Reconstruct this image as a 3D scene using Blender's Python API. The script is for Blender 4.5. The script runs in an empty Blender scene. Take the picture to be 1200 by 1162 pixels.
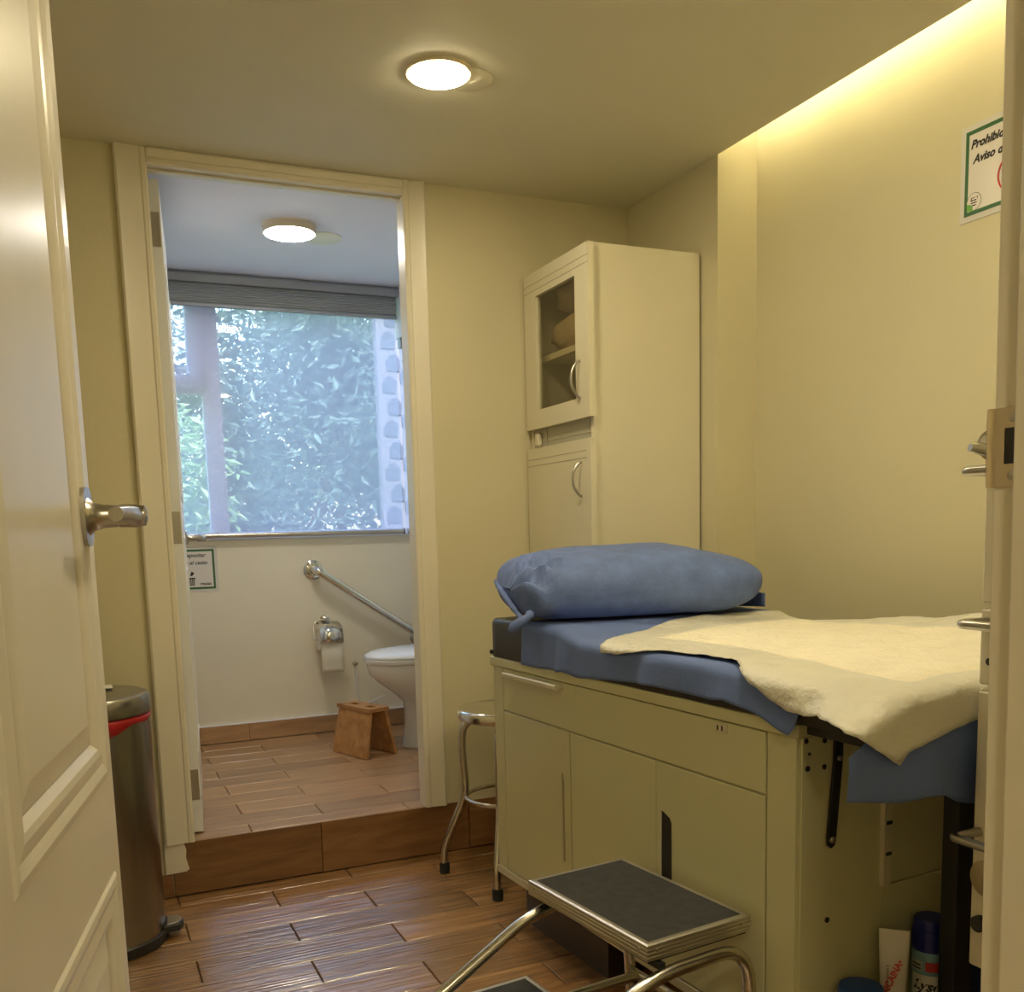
import bpy, math, random
from mathutils import Matrix, Vector, noise
random.seed(7)
sc = bpy.context.scene
COL = sc.collection
PI = math.pi

# ------------------------------------------------------------------ camera
cd = bpy.data.cameras.new('camera')
cam = bpy.data.objects.new('camera', cd)
COL.objects.link(cam)
sc.camera = cam
cd.sensor_fit = 'HORIZONTAL'
cd.sensor_width = 36.0
cd.lens = 36.0 * 1134.268 / 1200.0
cd.shift_x = 0.0
cd.shift_y = (771.874 - 581.0) / 1200.0
cd.clip_start = 0.02
_r = Vector((0.91206601, -0.40918964, -0.02644668))
_u = Vector((0.077221, 0.10806304, 0.9911404))
_f = Vector((0.40270648, 0.90602771, -0.13015866))
cam.matrix_world = Matrix(((_r.x, _u.x, -_f.x, -0.94705664), (_r.y, _u.y, -_f.y, -3.14155796),
                           (_r.z, _u.z, -_f.z, 1.12), (0, 0, 0, 1)))

# ------------------------------------------------------------------ light settings
EXPOSURE = 1.16
SKY = 0.53
SUN = 2.6
LAMP_ROOM = 52.0
LAMP_ROOM_ADDED = 82.0
LAMP_BATH = 34.0
LAMP_HALL_ADDED = 50.0
COVE = 21.0
COVE_COL = (1.0, 0.90, 0.70)
WARM = (1.0, 0.85, 0.54)
WARM2 = (1.0, 0.87, 0.57)
NEUTRAL = (1.0, 0.93, 0.82)

world = bpy.data.worlds.new('sky')
sc.world = world
world.use_nodes = True
wn = world.node_tree.nodes
wl = world.node_tree.links
wn.clear()
wo = wn.new('ShaderNodeOutputWorld')
bg = wn.new('ShaderNodeBackground')
sky = wn.new('ShaderNodeTexSky')
sky.sky_type = 'NISHITA'
sky.sun_disc = False
sky.sun_elevation = math.radians(52)
sky.sun_rotation = math.radians(200)
sky.dust_density = 2.5
sky.air_density = 1.3
bg.inputs['Strength'].default_value = SKY
wl.new(sky.outputs[0], bg.inputs['Color'])
wl.new(bg.outputs[0], wo.inputs['Surface'])

sd = bpy.data.lights.new('sun', 'SUN')
sd.energy = SUN
sd.angle = math.radians(1.0)
sd.color = (1.0, 0.97, 0.9)
sun = bpy.data.objects.new('sun', sd)
COL.objects.link(sun)
sun.location = (0, -4, 12)
sun.rotation_euler = Vector((0.25, 0.62, -1.0)).to_track_quat('-Z', 'Y').to_euler()

vs = sc.view_settings
vs.view_transform = 'Standard'
vs.look = 'None'
vs.gamma = 1.0
vs.use_curve_mapping = False
vs.exposure = EXPOSURE

# ------------------------------------------------------------------ materials
MATS = {}


def mat(name, col, rough=0.5, metal=0.0, var=0.06, vscale=6.0, bump=0.0, bscale=60.0, spec=0.5, emit=None, coat=0.0,
        alpha=None, trans=0.0, stretch=None, sheen=0.0, subsurf=0.0):
    m = bpy.data.materials.new(name)
    m.use_nodes = True
    nt = m.node_tree
    n, l = nt.nodes, nt.links
    p = n['Principled BSDF']
    tc = n.new('ShaderNodeTexCoord')
    src = tc.outputs['Object']
    if stretch:
        mp = n.new('ShaderNodeMapping')
        mp.inputs['Scale'].default_value = stretch
        l.new(src, mp.inputs['Vector'])
        src = mp.outputs['Vector']
    nz = n.new('ShaderNodeTexNoise')
    nz.inputs['Scale'].default_value = vscale
    nz.inputs['Detail'].default_value = 4
    l.new(src, nz.inputs['Vector'])
    rp = n.new('ShaderNodeMapRange')
    rp.inputs['From Min'].default_value = 0.3
    rp.inputs['From Max'].default_value = 0.7
    rp.inputs['To Min'].default_value = 1 - var
    rp.inputs['To Max'].default_value = 1 + var
    l.new(nz.outputs['Fac'], rp.inputs['Value'])
    mx = n.new('ShaderNodeVectorMath')
    mx.operation = 'SCALE'
    mx.inputs[0].default_value = col[:3]
    l.new(rp.outputs['Result'], mx.inputs['Scale'])
    l.new(mx.outputs['Vector'], p.inputs['Base Color'])
    p.inputs['Roughness'].default_value = rough
    p.inputs['Metallic'].default_value = metal
    p.inputs['Specular IOR Level'].default_value = spec
    p.inputs['Coat Weight'].default_value = coat
    p.inputs['Coat Roughness'].default_value = 0.1
    p.inputs['Transmission Weight'].default_value = trans
    p.inputs['Sheen Weight'].default_value = sheen
    if bump:
        b2 = n.new('ShaderNodeTexNoise')
        b2.inputs['Scale'].default_value = bscale
        b2.inputs['Detail'].default_value = 5
        l.new(src, b2.inputs['Vector'])
        bp = n.new('ShaderNodeBump')
        bp.inputs['Strength'].default_value = bump
        bp.inputs['Distance'].default_value = 0.01
        l.new(b2.outputs['Fac'], bp.inputs['Height'])
        l.new(bp.outputs['Normal'], p.inputs['Normal'])
    if emit:
        p.inputs['Emission Color'].default_value = (*emit[0], 1)
        p.inputs['Emission Strength'].default_value = emit[1]
    MATS[name] = m
    return m


def wood(name, c1, c2, rough=0.3, ridge=0.25, scale=(3.0, 26.0, 26.0), rows=120.0, ior=1.5):
    """wood-look tile: streaks along local X, a different cut on every piece"""
    m = bpy.data.materials.new(name)
    m.use_nodes = True
    n, l = m.node_tree.nodes, m.node_tree.links
    p = n['Principled BSDF']
    tc = n.new('ShaderNodeTexCoord')
    oi = n.new('ShaderNodeObjectInfo')
    off = n.new('ShaderNodeVectorMath')
    off.operation = 'SCALE'
    off.inputs[0].default_value = (37.0, 91.0, 53.0)
    l.new(oi.outputs['Random'], off.inputs['Scale'])
    add = n.new('ShaderNodeVectorMath')
    l.new(tc.outputs['Object'], add.inputs[0])
    l.new(off.outputs['Vector'], add.inputs[1])
    mp = n.new('ShaderNodeMapping')
    mp.inputs['Scale'].default_value = scale
    l.new(add.outputs['Vector'], mp.inputs['Vector'])
    nz = n.new('ShaderNodeTexNoise')
    nz.inputs['Scale'].default_value = 1.0
    nz.inputs['Detail'].default_value = 7
    nz.inputs['Roughness'].default_value = 0.62
    nz.inputs['Distortion'].default_value = 0.9
    l.new(mp.outputs['Vector'], nz.inputs['Vector'])
    cr = n.new('ShaderNodeValToRGB')
    cr.color_ramp.elements[0].position = 0.28
    cr.color_ramp.elements[0].color = (*c1, 1)
    cr.color_ramp.elements[1].position = 0.72
    cr.color_ramp.elements[1].color = (*c2, 1)
    l.new(nz.outputs['Fac'], cr.inputs['Fac'])
    hs = n.new('ShaderNodeHueSaturation')
    mr = n.new('ShaderNodeMapRange')
    mr.inputs['To Min'].default_value = 0.8
    mr.inputs['To Max'].default_value = 1.2
    l.new(oi.outputs['Random'], mr.inputs['Value'])
    l.new(mr.outputs['Result'], hs.inputs['Value'])
    l.new(cr.outputs['Color'], hs.inputs['Color'])
    l.new(hs.outputs['Color'], p.inputs['Base Color'])
    p.inputs['Roughness'].default_value = rough
    p.inputs['IOR'].default_value = ior
    mp2 = n.new('ShaderNodeMapping')
    mp2.inputs['Scale'].default_value = (2.2, rows, rows)
    l.new(add.outputs['Vector'], mp2.inputs['Vector'])
    n2 = n.new('ShaderNodeTexNoise')
    n2.inputs['Scale'].default_value = 1.0
    n2.inputs['Detail'].default_value = 2
    l.new(mp2.outputs['Vector'], n2.inputs['Vector'])
    bp = n.new('ShaderNodeBump')
    bp.inputs['Strength'].default_value = ridge
    bp.inputs['Distance'].default_value = 0.004
    l.new(n2.outputs['Fac'], bp.inputs['Height'])
    l.new(bp.outputs['Normal'], p.inputs['Normal'])
    MATS[name] = m
    return m


def sheer(name, col, open_=0.5, weave=900.0):
    m = bpy.data.materials.new(name)
    m.use_nodes = True
    n, l = m.node_tree.nodes, m.node_tree.links
    n.clear()
    o = n.new('ShaderNodeOutputMaterial')
    tr = n.new('ShaderNodeBsdfTransparent')
    tl = n.new('ShaderNodeBsdfTranslucent')
    df = n.new('ShaderNodeBsdfDiffuse')
    tl.inputs['Color'].default_value = (*col, 1)
    df.inputs['Color'].default_value = (*col, 1)
    m1 = n.new('ShaderNodeMixShader')
    m1.inputs[0].default_value = 0.35
    l.new(tl.outputs[0], m1.inputs[1])
    l.new(df.outputs[0], m1.inputs[2])
    m2 = n.new('ShaderNodeMixShader')
    tc = n.new('ShaderNodeTexCoord')
    nz = n.new('ShaderNodeTexNoise')
    nz.inputs['Scale'].default_value = 3.0
    l.new(tc.outputs['Object'], nz.inputs['Vector'])
    mr = n.new('ShaderNodeMapRange')
    mr.inputs['To Min'].default_value = 1 - open_ - 0.03
    mr.inputs['To Max'].default_value = 1 - open_ + 0.03
    l.new(nz.outputs['Fac'], mr.inputs['Value'])
    l.new(mr.outputs['Result'], m2.inputs[0])
    l.new(tr.outputs[0], m2.inputs[1])
    l.new(m1.outputs[0], m2.inputs[2])
    l.new(m2.outputs[0], o.inputs['Surface'])
    MATS[name] = m
    return m


def glass(name, tint, fac=0.85, rough=0.02):
    m = bpy.data.materials.new(name)
    m.use_nodes = True
    n, l = m.node_tree.nodes, m.node_tree.links
    n.clear()
    o = n.new('ShaderNodeOutputMaterial')
    tr = n.new('ShaderNodeBsdfTransparent')
    tr.inputs['Color'].default_value = (*tint, 1)
    gl = n.new('ShaderNodeBsdfGlossy')
    gl.inputs['Roughness'].default_value = rough
    lw = n.new('ShaderNodeLayerWeight')
    pw = n.new('ShaderNodeMath')
    pw.operation = 'POWER'
    pw.inputs[1].default_value = 4.0
    l.new(lw.outputs['Facing'], pw.inputs[0])
    fr = n.new('ShaderNodeMath')
    fr.operation = 'MULTIPLY_ADD'
    fr.inputs[1].default_value = 0.5
    fr.inputs[2].default_value = 0.04
    l.new(pw.outputs[0], fr.inputs[0])
    mx = n.new('ShaderNodeMixShader')
    l.new(fr.outputs[0], mx.inputs[0])
    l.new(tr.outputs[0], mx.inputs[1])
    l.new(gl.outputs[0], mx.inputs[2])
    l.new(mx.outputs[0], o.inputs['Surface'])
    MATS[name] = m
    return m


def leafmat(name, c1, c2):
    m = bpy.data.materials.new(name)
    m.use_nodes = True
    n, l = m.node_tree.nodes, m.node_tree.links
    n.clear()
    o = n.new('ShaderNodeOutputMaterial')
    geo = n.new('ShaderNodeNewGeometry')
    cr = n.new('ShaderNodeValToRGB')
    cr.color_ramp.elements[0].color = (*c1, 1)
    cr.color_ramp.elements[1].color = (*c2, 1)
    l.new(geo.outputs['Random Per Island'], cr.inputs['Fac'])
    df = n.new('ShaderNodeBsdfPrincipled')
    df.inputs['Roughness'].default_value = 0.4
    tl = n.new('ShaderNodeBsdfTranslucent')
    l.new(cr.outputs['Color'], df.inputs['Base Color'])
    l.new(cr.outputs['Color'], tl.inputs['Color'])
    mx = n.new('ShaderNodeMixShader')
    mx.inputs[0].default_value = 0.4
    l.new(df.outputs[0], mx.inputs[1])
    l.new(tl.outputs[0], mx.inputs[2])
    l.new(mx.outputs[0], o.inputs['Surface'])
    MATS[name] = m
    return m


PAINT = mat('wall_paint', (0.675, 0.62, 0.42), 0.55, var=0.025, vscale=1.6, bump=0.06, bscale=90)
CEILP = mat('ceiling_paint', (0.73, 0.70, 0.55), 0.7, var=0.02, vscale=2)
BCEIL = mat('bathroom_ceiling_daylit_paint', (0.82, 0.81, 0.92), 0.6, var=0.02, vscale=2)  # bluish tint puts the window daylight into the paint colour
BWALL = mat('bathroom_wall_paint', (0.83, 0.775, 0.64), 0.5, var=0.03, vscale=3, bump=0.05, bscale=60)
TRIM = mat('trim_enamel', (0.78, 0.73, 0.60), 0.32, var=0.03, vscale=3)
DOORW = mat('white_door_enamel', (0.78, 0.74, 0.65), 0.3, var=0.02, vscale=3, stretch=(3, 3, 0.4), bump=0.05, bscale=9)
DOORB = mat('bathroom_door_enamel', (0.82, 0.82, 0.80), 0.28, var=0.02, vscale=3)
GROUT = mat('grout', (0.13, 0.085, 0.055), 0.8, var=0.15, vscale=30)
WOODT = wood('wood_tile', (0.21, 0.100, 0.036), (0.44, 0.235, 0.095), 0.22, 0.95, ior=2.6)
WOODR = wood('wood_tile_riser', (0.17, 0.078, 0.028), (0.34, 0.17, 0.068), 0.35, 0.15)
WOODB = wood('wood_tile_bathroom', (0.27, 0.145, 0.07), (0.50, 0.30, 0.15), 0.3, 0.35, ior=1.8)
CREAM = mat('cream_enamel_steel', (0.62, 0.60, 0.36), 0.28, var=0.03, vscale=2.5, spec=0.5)
CREAMD = mat('cream_groove_shade', (0.36, 0.32, 0.21), 0.4, var=0.05)  # darker cream, the shade of grooves and the slot put into colour
CREAML = mat('pale_enamel_steel', (0.64, 0.59, 0.42), 0.35, var=0.03)
CABW = mat('cream_cabinet_laminate', (0.75, 0.70, 0.53), 0.42, var=0.02, vscale=2)
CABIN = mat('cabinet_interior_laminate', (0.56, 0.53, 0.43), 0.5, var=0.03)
CABRAIL = mat('shaded_cabinet_rail', (0.47, 0.45, 0.36), 0.5, var=0.03)  # greyed to put the shade under the upper door into the rail
CHROME = mat('chrome', (0.72, 0.71, 0.68), 0.12, 1.0, var=0.03)
STEEL = mat('brushed_steel', (0.45, 0.43, 0.38), 0.3, 1.0, var=0.06, stretch=(40, 40, 2))
NICKEL = mat('satin_nickel', (0.48, 0.46, 0.42), 0.28, 1.0, var=0.04)
TUBE = mat('chromed_tube', (0.60, 0.57, 0.50), 0.24, 1.0, var=0.06, vscale=20)
ALU = mat('ribbed_aluminium', (0.62, 0.59, 0.52), 0.4, 1.0, var=0.05)
BIN = mat('bin_steel', (0.36, 0.35, 0.33), 0.27, 1.0, var=0.05, stretch=(30, 30, 1.5))
BRASS = mat('strike_plate_metal', (0.60, 0.51, 0.37), 0.38, 1.0, var=0.05)
BLACKP = mat('black_plastic', (0.02, 0.02, 0.02), 0.42, var=0.1)
BLACKV = mat('black_vinyl', (0.022, 0.022, 0.021), 0.36, var=0.1, bump=0.08, bscale=200)
BLACKM = mat('black_painted_steel', (0.012, 0.012, 0.013), 0.45, var=0.1)
KICK = mat('dark_plinth', (0.045, 0.03, 0.022), 0.35, var=0.15)
RUBBER = mat('black_rubber', (0.018, 0.018, 0.018), 0.6, var=0.1)
TREAD = mat('grey_rubber_tread', (0.035, 0.034, 0.031), 0.75, var=0.35, vscale=45, bump=0.35, bscale=500)
BLUE = mat('blue_nonwoven_sheet', (0.125, 0.19, 0.45), 0.75, var=0.06, vscale=12, bump=0.12, bscale=260, sheen=0.04)
BLUEP = mat('blue_nonwoven_pillowcase', (0.12, 0.185, 0.44), 0.72, var=0.16, vscale=22, bump=0.15, bscale=200, sheen=0.05)
PADB = mat('white_pad_film', (0.76, 0.74, 0.64), 0.36, var=0.04, vscale=14, bump=0.8, bscale=38)
PADC = mat('white_pad_fluff', (0.93, 0.88, 0.72), 0.8, var=0.04, vscale=18, bump=1.0, bscale=75)
PORC = mat('white_porcelain', (0.80, 0.80, 0.79), 0.12, var=0.01, coat=0.5)
SEATP = mat('toilet_seat_plastic', (0.84, 0.85, 0.87), 0.15, var=0.01)
TISSUE = mat('toilet_paper', (0.80, 0.76, 0.66), 0.9, var=0.03, bump=0.1, bscale=150)
STOOLW = wood('stool_wood', (0.33, 0.14, 0.045), (0.60, 0.32, 0.12), 0.4, 0.05, (2.5, 16, 16), 60)
BLINDG = mat('grey_blind_fabric', (0.33, 0.35, 0.37), 0.7, var=0.04)
BLINDA = mat('grey_blind_cassette', (0.34, 0.36, 0.40), 0.45, 0.2, var=0.03)
BLINDR = mat('blind_bottom_rail_metal', (0.60, 0.58, 0.55), 0.3, 0.9, var=0.03)
SHEER = sheer('sheer_blind_fabric', (0.70, 0.73, 0.96), 0.46)
WFRAME = mat('window_frame_aluminium', (0.84, 0.83, 0.92), 0.45, var=0.02)
GLASSW = glass('window_glass', (0.93, 0.97, 1.0))
GLASSC = glass('smoked_cabinet_glass', (0.88, 0.86, 0.78))
PAPER = mat('sign_paper', (0.78, 0.74, 0.70), 0.25, var=0.01)
SLEEVE = mat('clear_sign_sleeve', (0.72, 0.70, 0.66), 0.12, var=0.02)
GREEN = mat('green_print', (0.035, 0.14, 0.05), 0.4, var=0.05)
LEAFG = mat('light_green_print', (0.16, 0.42, 0.07), 0.4, var=0.05)
INK = mat('black_ink', (0.015, 0.015, 0.018), 0.5, var=0.05)
REDI = mat('red_ink', (0.55, 0.05, 0.04), 0.5, var=0.05)
BAGRED = mat('red_plastic_bag', (0.42, 0.015, 0.02), 0.22, var=0.15, vscale=30, bump=0.3, bscale=40)
BUNDLE = mat('tan_wrapped_linen', (0.47, 0.36, 0.22), 0.55, var=0.15, vscale=14, bump=0.8, bscale=22)
BUNDLE2 = mat('mauve_wrapped_linen', (0.40, 0.31, 0.25), 0.5, var=0.12, vscale=14, bump=0.8, bscale=20)
TUBEW = mat('white_tube_plastic', (0.72, 0.69, 0.62), 0.3, var=0.02)
CAPB = mat('blue_cap_plastic', (0.012, 0.02, 0.22), 0.3, var=0.06)
LABELB = mat('pale_blue_can_label', (0.24, 0.46, 0.55), 0.3, var=0.25, vscale=12)
LABELW = mat('white_can_label', (0.78, 0.77, 0.74), 0.3, var=0.02)
LABELN = mat('navy_bottle_label', (0.014, 0.035, 0.13), 0.35, var=0.1)
YELLOW = mat('yellow_cap_plastic', (0.62, 0.42, 0.02), 0.35, var=0.05)
LIDB = mat('blue_lid_plastic', (0.01, 0.07, 0.34), 0.3, var=0.05)
CARTW = mat('cream_cart_steel', (0.70, 0.65, 0.52), 0.4, var=0.02)
LAMPD = mat('lamp_diffuser_room', (0.9, 0.9, 0.85), 0.4, emit=(WARM, LAMP_ROOM))
LAMPD2 = mat('lamp_diffuser_room_added', (0.9, 0.9, 0.85), 0.4, emit=(WARM, LAMP_ROOM_ADDED))
LAMPB = mat('lamp_diffuser_bathroom', (0.9, 0.9, 0.85), 0.4, emit=(NEUTRAL, LAMP_BATH))
LAMPH = mat('lamp_diffuser_hall_added', (0.9, 0.9, 0.85), 0.4, emit=(WARM2, LAMP_HALL_ADDED))
LEDS = mat('led_strip_light', (0.9, 0.9, 0.8), 0.4, emit=(COVE_COL, COVE))
LAMPR = mat('lamp_rim', (0.75, 0.66, 0.48), 0.4, var=0.02)
PLATE = mat('ceiling_cover_plate', (0.93, 0.90, 0.74), 0.45, var=0.02)
BARK = mat('bark', (0.12, 0.10, 0.08), 0.9, var=0.3, bump=0.6, bscale=30)
LEAF1 = leafmat('tree_leaf_bright', (0.16, 0.32, 0.14), (0.50, 0.64, 0.40))
LEAF2 = leafmat('tree_leaf_dull', (0.05, 0.10, 0.085), (0.22, 0.32, 0.27))
GRASS = mat('lawn', (0.10, 0.2, 0.06), 0.9, var=0.4, vscale=5)
EXTW = mat('pale_outside_cladding', (0.17, 0.17, 0.215), 0.7, var=0.03)
EXTT = mat('grey_outside_tile', (0.07, 0.085, 0.13), 0.6, var=0.08)

# ------------------------------------------------------------------ mesh building
ROOTM = {}


class MB:
    def __init__(s):
        s.v, s.f = [], []

    def add(s, vs, fs):
        o = len(s.v)
        s.v += [Vector(p) for p in vs]
        s.f += [tuple(i + o for i in f) for f in fs]
        return s

    def box(s, x0, x1, y0, y1, z0, z1, M=None):
        vs = [Vector((x, y, z)) for z in (z0, z1) for y in (y0, y1) for x in (x0, x1)]
        if M is not None:
            vs = [M @ p for p in vs]
        return s.add(vs, [(0, 2, 3, 1), (4, 5, 7, 6), (0, 1, 5, 4), (2, 6, 7, 3), (1, 3, 7, 5), (0, 4, 6, 2)])

    def prism(s, pts, h, M=None):
        """polygon pts (x,y) extruded 0..h along z, placed by M"""
        n = len(pts)
        vs = [Vector((p[0], p[1], 0)) for p in pts] + [Vector((p[0], p[1], h)) for p in pts]
        if M is not None:
            vs = [M @ p for p in vs]
        return s.add(vs, [tuple(range(n))[::-1], tuple(range(n, 2 * n))] +
                     [(i, (i + 1) % n, n + (i + 1) % n, n + i) for i in range(n)])

    def tube(s, pts, r, seg=10, closed=False, rs=None):
        pts = [Vector(p) for p in pts]
        n = len(pts)
        vs, fs = [], []
        prev = None
        for i, p in enumerate(pts):
            if closed:
                t = pts[(i + 1) % n] - pts[i - 1]
            else:
                t = pts[min(i + 1, n - 1)] - pts[max(i - 1, 0)]
            t.normalize()
            if prev is None:
                a = Vector((0, 0, 1)) if abs(t.z) < 0.9 else Vector((1, 0, 0))
                nn = (a - t * a.dot(t)).normalized()
            else:
                nn = (prev - t * prev.dot(t)).normalized()
            prev = nn
            b = t.cross(nn)
            rr = rs[i] if rs else r
            for k in range(seg):
                an = 2 * PI * k / seg
                vs.append(p + (nn * math.cos(an) + b * math.sin(an)) * rr)
        m = n if closed else n - 1
        for i in range(m):
            j = (i + 1) % n
            for k in range(seg):
                k2 = (k + 1) % seg
                fs.append((i * seg + k, j * seg + k, j * seg + k2, i * seg + k2))
        if not closed:
            fs.append(tuple(range(seg)))
            fs.append(tuple(range((n - 1) * seg, n * seg))[::-1])
        return s.add(vs, fs)

    def lathe(s, prof, seg=24, M=None, sx=1.0, sy=1.0):
        """prof [(r,z)...] from bottom to top, capped"""
        vs, fs = [], []
        for (r, z) in prof:
            for k in range(seg):
                an = 2 * PI * k / seg
                vs.append(Vector((r * math.cos(an) * sx, r * math.sin(an) * sy, z)))
        for i in range(len(prof) - 1):
            for k in range(seg):
                k2 = (k + 1) % seg
                fs.append((i * seg + k, i * seg + k2, (i + 1) * seg + k2, (i + 1) * seg + k))
        fs.append(tuple(range(seg))[::-1])
        fs.append(tuple(range((len(prof) - 1) * seg, len(prof) * seg)))
        if M is not None:
            vs = [M @ p for p in vs]
        return s.add(vs, fs)

    def grid(s, P):
        """P[i][j] points"""
        n, m = len(P), len(P[0])
        vs = [p for row in P for p in row]
        fs = [(i * m + j, (i + 1) * m + j, (i + 1) * m + j + 1, i * m + j + 1) for i in range(n - 1) for j in range(m - 1)]
        return s.add(vs, fs)

    def build(s, name, m, parent=None, local=False, smooth=40, bevel=0.0, bseg=2, thick=0.0, kind=None, loc=None):
        me = bpy.data.meshes.new(name)
        vs = s.v
        M = None
        if parent is not None and not local:
            M = ROOTM[parent.name].inverted()
            vs = [M @ p for p in vs]
        if parent is None and loc is not None:
            lv = Vector(loc)
            vs = [p - lv for p in vs]
        me.from_pydata([tuple(p) for p in vs], [], s.f)
        me.validate()
        me.materials.append(m)
        if smooth:
            me.shade_smooth()
            me.set_sharp_from_angle(angle=math.radians(smooth))
        o = bpy.data.objects.new(name, me)
        COL.objects.link(o)
        if parent is not None:
            o.parent = parent
            ROOTM[o.name] = ROOTM[parent.name]
        else:
            o.location = loc or (0, 0, 0)
            ROOTM[o.name] = Matrix.Translation(Vector(loc or (0, 0, 0)))
        if thick:
            md = o.modifiers.new('thickness', 'SOLIDIFY')
            md.thickness = thick
            md.offset = 1.0
        if bevel:
            md = o.modifiers.new('edge', 'BEVEL')
            md.width = bevel
            md.segments = bseg
            md.limit_method = 'ANGLE'
            md.angle_limit = math.radians(40)
            md.harden_normals = True
        if kind:
            o['kind'] = kind
        return o


def B(x0, x1, y0, y1, z0, z1):
    return MB().box(x0, x1, y0, y1, z0, z1)


def tag(o, label, cat, group=None, kind=None):
    o['label'] = label
    o['category'] = cat
    if group:
        o['group'] = group
    if kind:
        o['kind'] = kind
    return o


def thing(name, label, cat, loc, rz=0.0, group=None):
    o = bpy.data.objects.new(name, None)
    COL.objects.link(o)
    o.empty_display_size = 0.05
    o.location = loc
    o.rotation_euler = (0, 0, rz)
    ROOTM[o.name] = Matrix.Translation(Vector(loc)) @ Matrix.Rotation(rz, 4, 'Z')
    return tag(o, label, cat, group)


def struct(o, label, cat):
    return tag(o, label, cat, None, 'structure')


def frameM(o, x, y, z=None):
    x = Vector(x).normalized()
    y = Vector(y)
    y = (y - x * y.dot(x)).normalized()
    z = x.cross(y)
    return Matrix(((x.x, y.x, z.x, o[0]), (x.y, y.y, z.y, o[1]), (x.z, y.z, z.z, o[2]), (0, 0, 0, 1)))


def bez(pts, n=8):
    """smooth path through points (Catmull-Rom)"""
    pts = [Vector(p) for p in pts]
    out = []
    for i in range(len(pts) - 1):
        p0 = pts[max(i - 1, 0)]
        p1, p2 = pts[i], pts[i + 1]
        p3 = pts[min(i + 2, len(pts) - 1)]
        for k in range(n):
            t = k / n
            out.append(0.5 * ((2 * p1) + (p2 - p0) * t + (2 * p0 - 5 * p1 + 4 * p2 - p3) * t * t + (3 * p1 - p0 - 3 * p2 + p3) * t ** 3))
    out.append(pts[-1])
    return out


def fillet(pts, r, n=6):
    """polyline with rounded corners"""
    pts = [Vector(p) for p in pts]
    out = [pts[0]]
    for i in range(1, len(pts) - 1):
        a = (pts[i - 1] - pts[i])
        b = (pts[i + 1] - pts[i])
        rr = min(r, a.length * 0.49, b.length * 0.49)
        A = pts[i] + a.normalized() * rr
        Bq = pts[i] + b.normalized() * rr
        for k in range(n + 1):
            t = k / n
            out.append(A * (1 - t) ** 2 + pts[i] * 2 * t * (1 - t) + Bq * t * t)
    out.append(pts[-1])
    return out


def text(body, size, m, M, parent, shear=0.0, bold=0.0, align='LEFT', spacing=1.0, name='lettering', local=False):
    cu = bpy.data.curves.new('t', 'FONT')
    cu.body = body
    cu.size = size
    cu.shear = shear
    cu.offset = bold
    cu.align_x = align
    cu.space_character = spacing
    cu.resolution_u = 3
    cu.fill_mode = 'FRONT'
    cu.extrude = 0.0
    to = bpy.data.objects.new('t', cu)
    COL.objects.link(to)
    dg = bpy.context.evaluated_depsgraph_get()
    me0 = bpy.data.meshes.new_from_object(to.evaluated_get(dg))
    vs = [M @ v.co for v in me0.vertices]
    fs = [tuple(p.vertices) for p in me0.polygons]
    bpy.data.objects.remove(to)
    bpy.data.curves.remove(cu)
    bpy.data.meshes.remove(me0)
    return MB().add(vs, fs).build(name, m, parent, local=local, smooth=0)


def hexpts(r, rot=0.0, n=6):
    return [(r * math.cos(rot + 2 * PI * k / n), r * math.sin(rot + 2 * PI * k / n)) for k in range(n)]


# ================================================================== THE SETTING
ZC = 2.252      # ceiling
ZB = 0.172      # bathroom floor
ZBC = 2.284     # bathroom ceiling
XL, XR, XR2 = -1.15, 0.947, 1.097
YF = -2.58      # inner face of the wall with the entrance


def wall(name, mb, m, label, cat='wall'):
    return struct(mb.build(name, m, smooth=0), label, cat)


floor = struct(B(XL, XR2, YF - 0.12, 0, -0.06, -0.008).build('floor', GROUT, smooth=0),
               'brown wood-look tile floor of the exam room with dark grout lines', 'floor')
floorb = struct(B(-0.80, 1.0, 0.012, 1.5, -0.06, ZB - 0.008).build('floor', GROUT, smooth=0),
                'raised lighter wood-look tile floor of the bathroom behind the doorway', 'floor')
floorh = struct(B(-1.9, 0.6, -4.6, YF - 0.12, -0.06, 0.0).build('floor', WOODT, smooth=0),
                'brown hallway floor outside the entrance doorway', 'floor')


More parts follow.
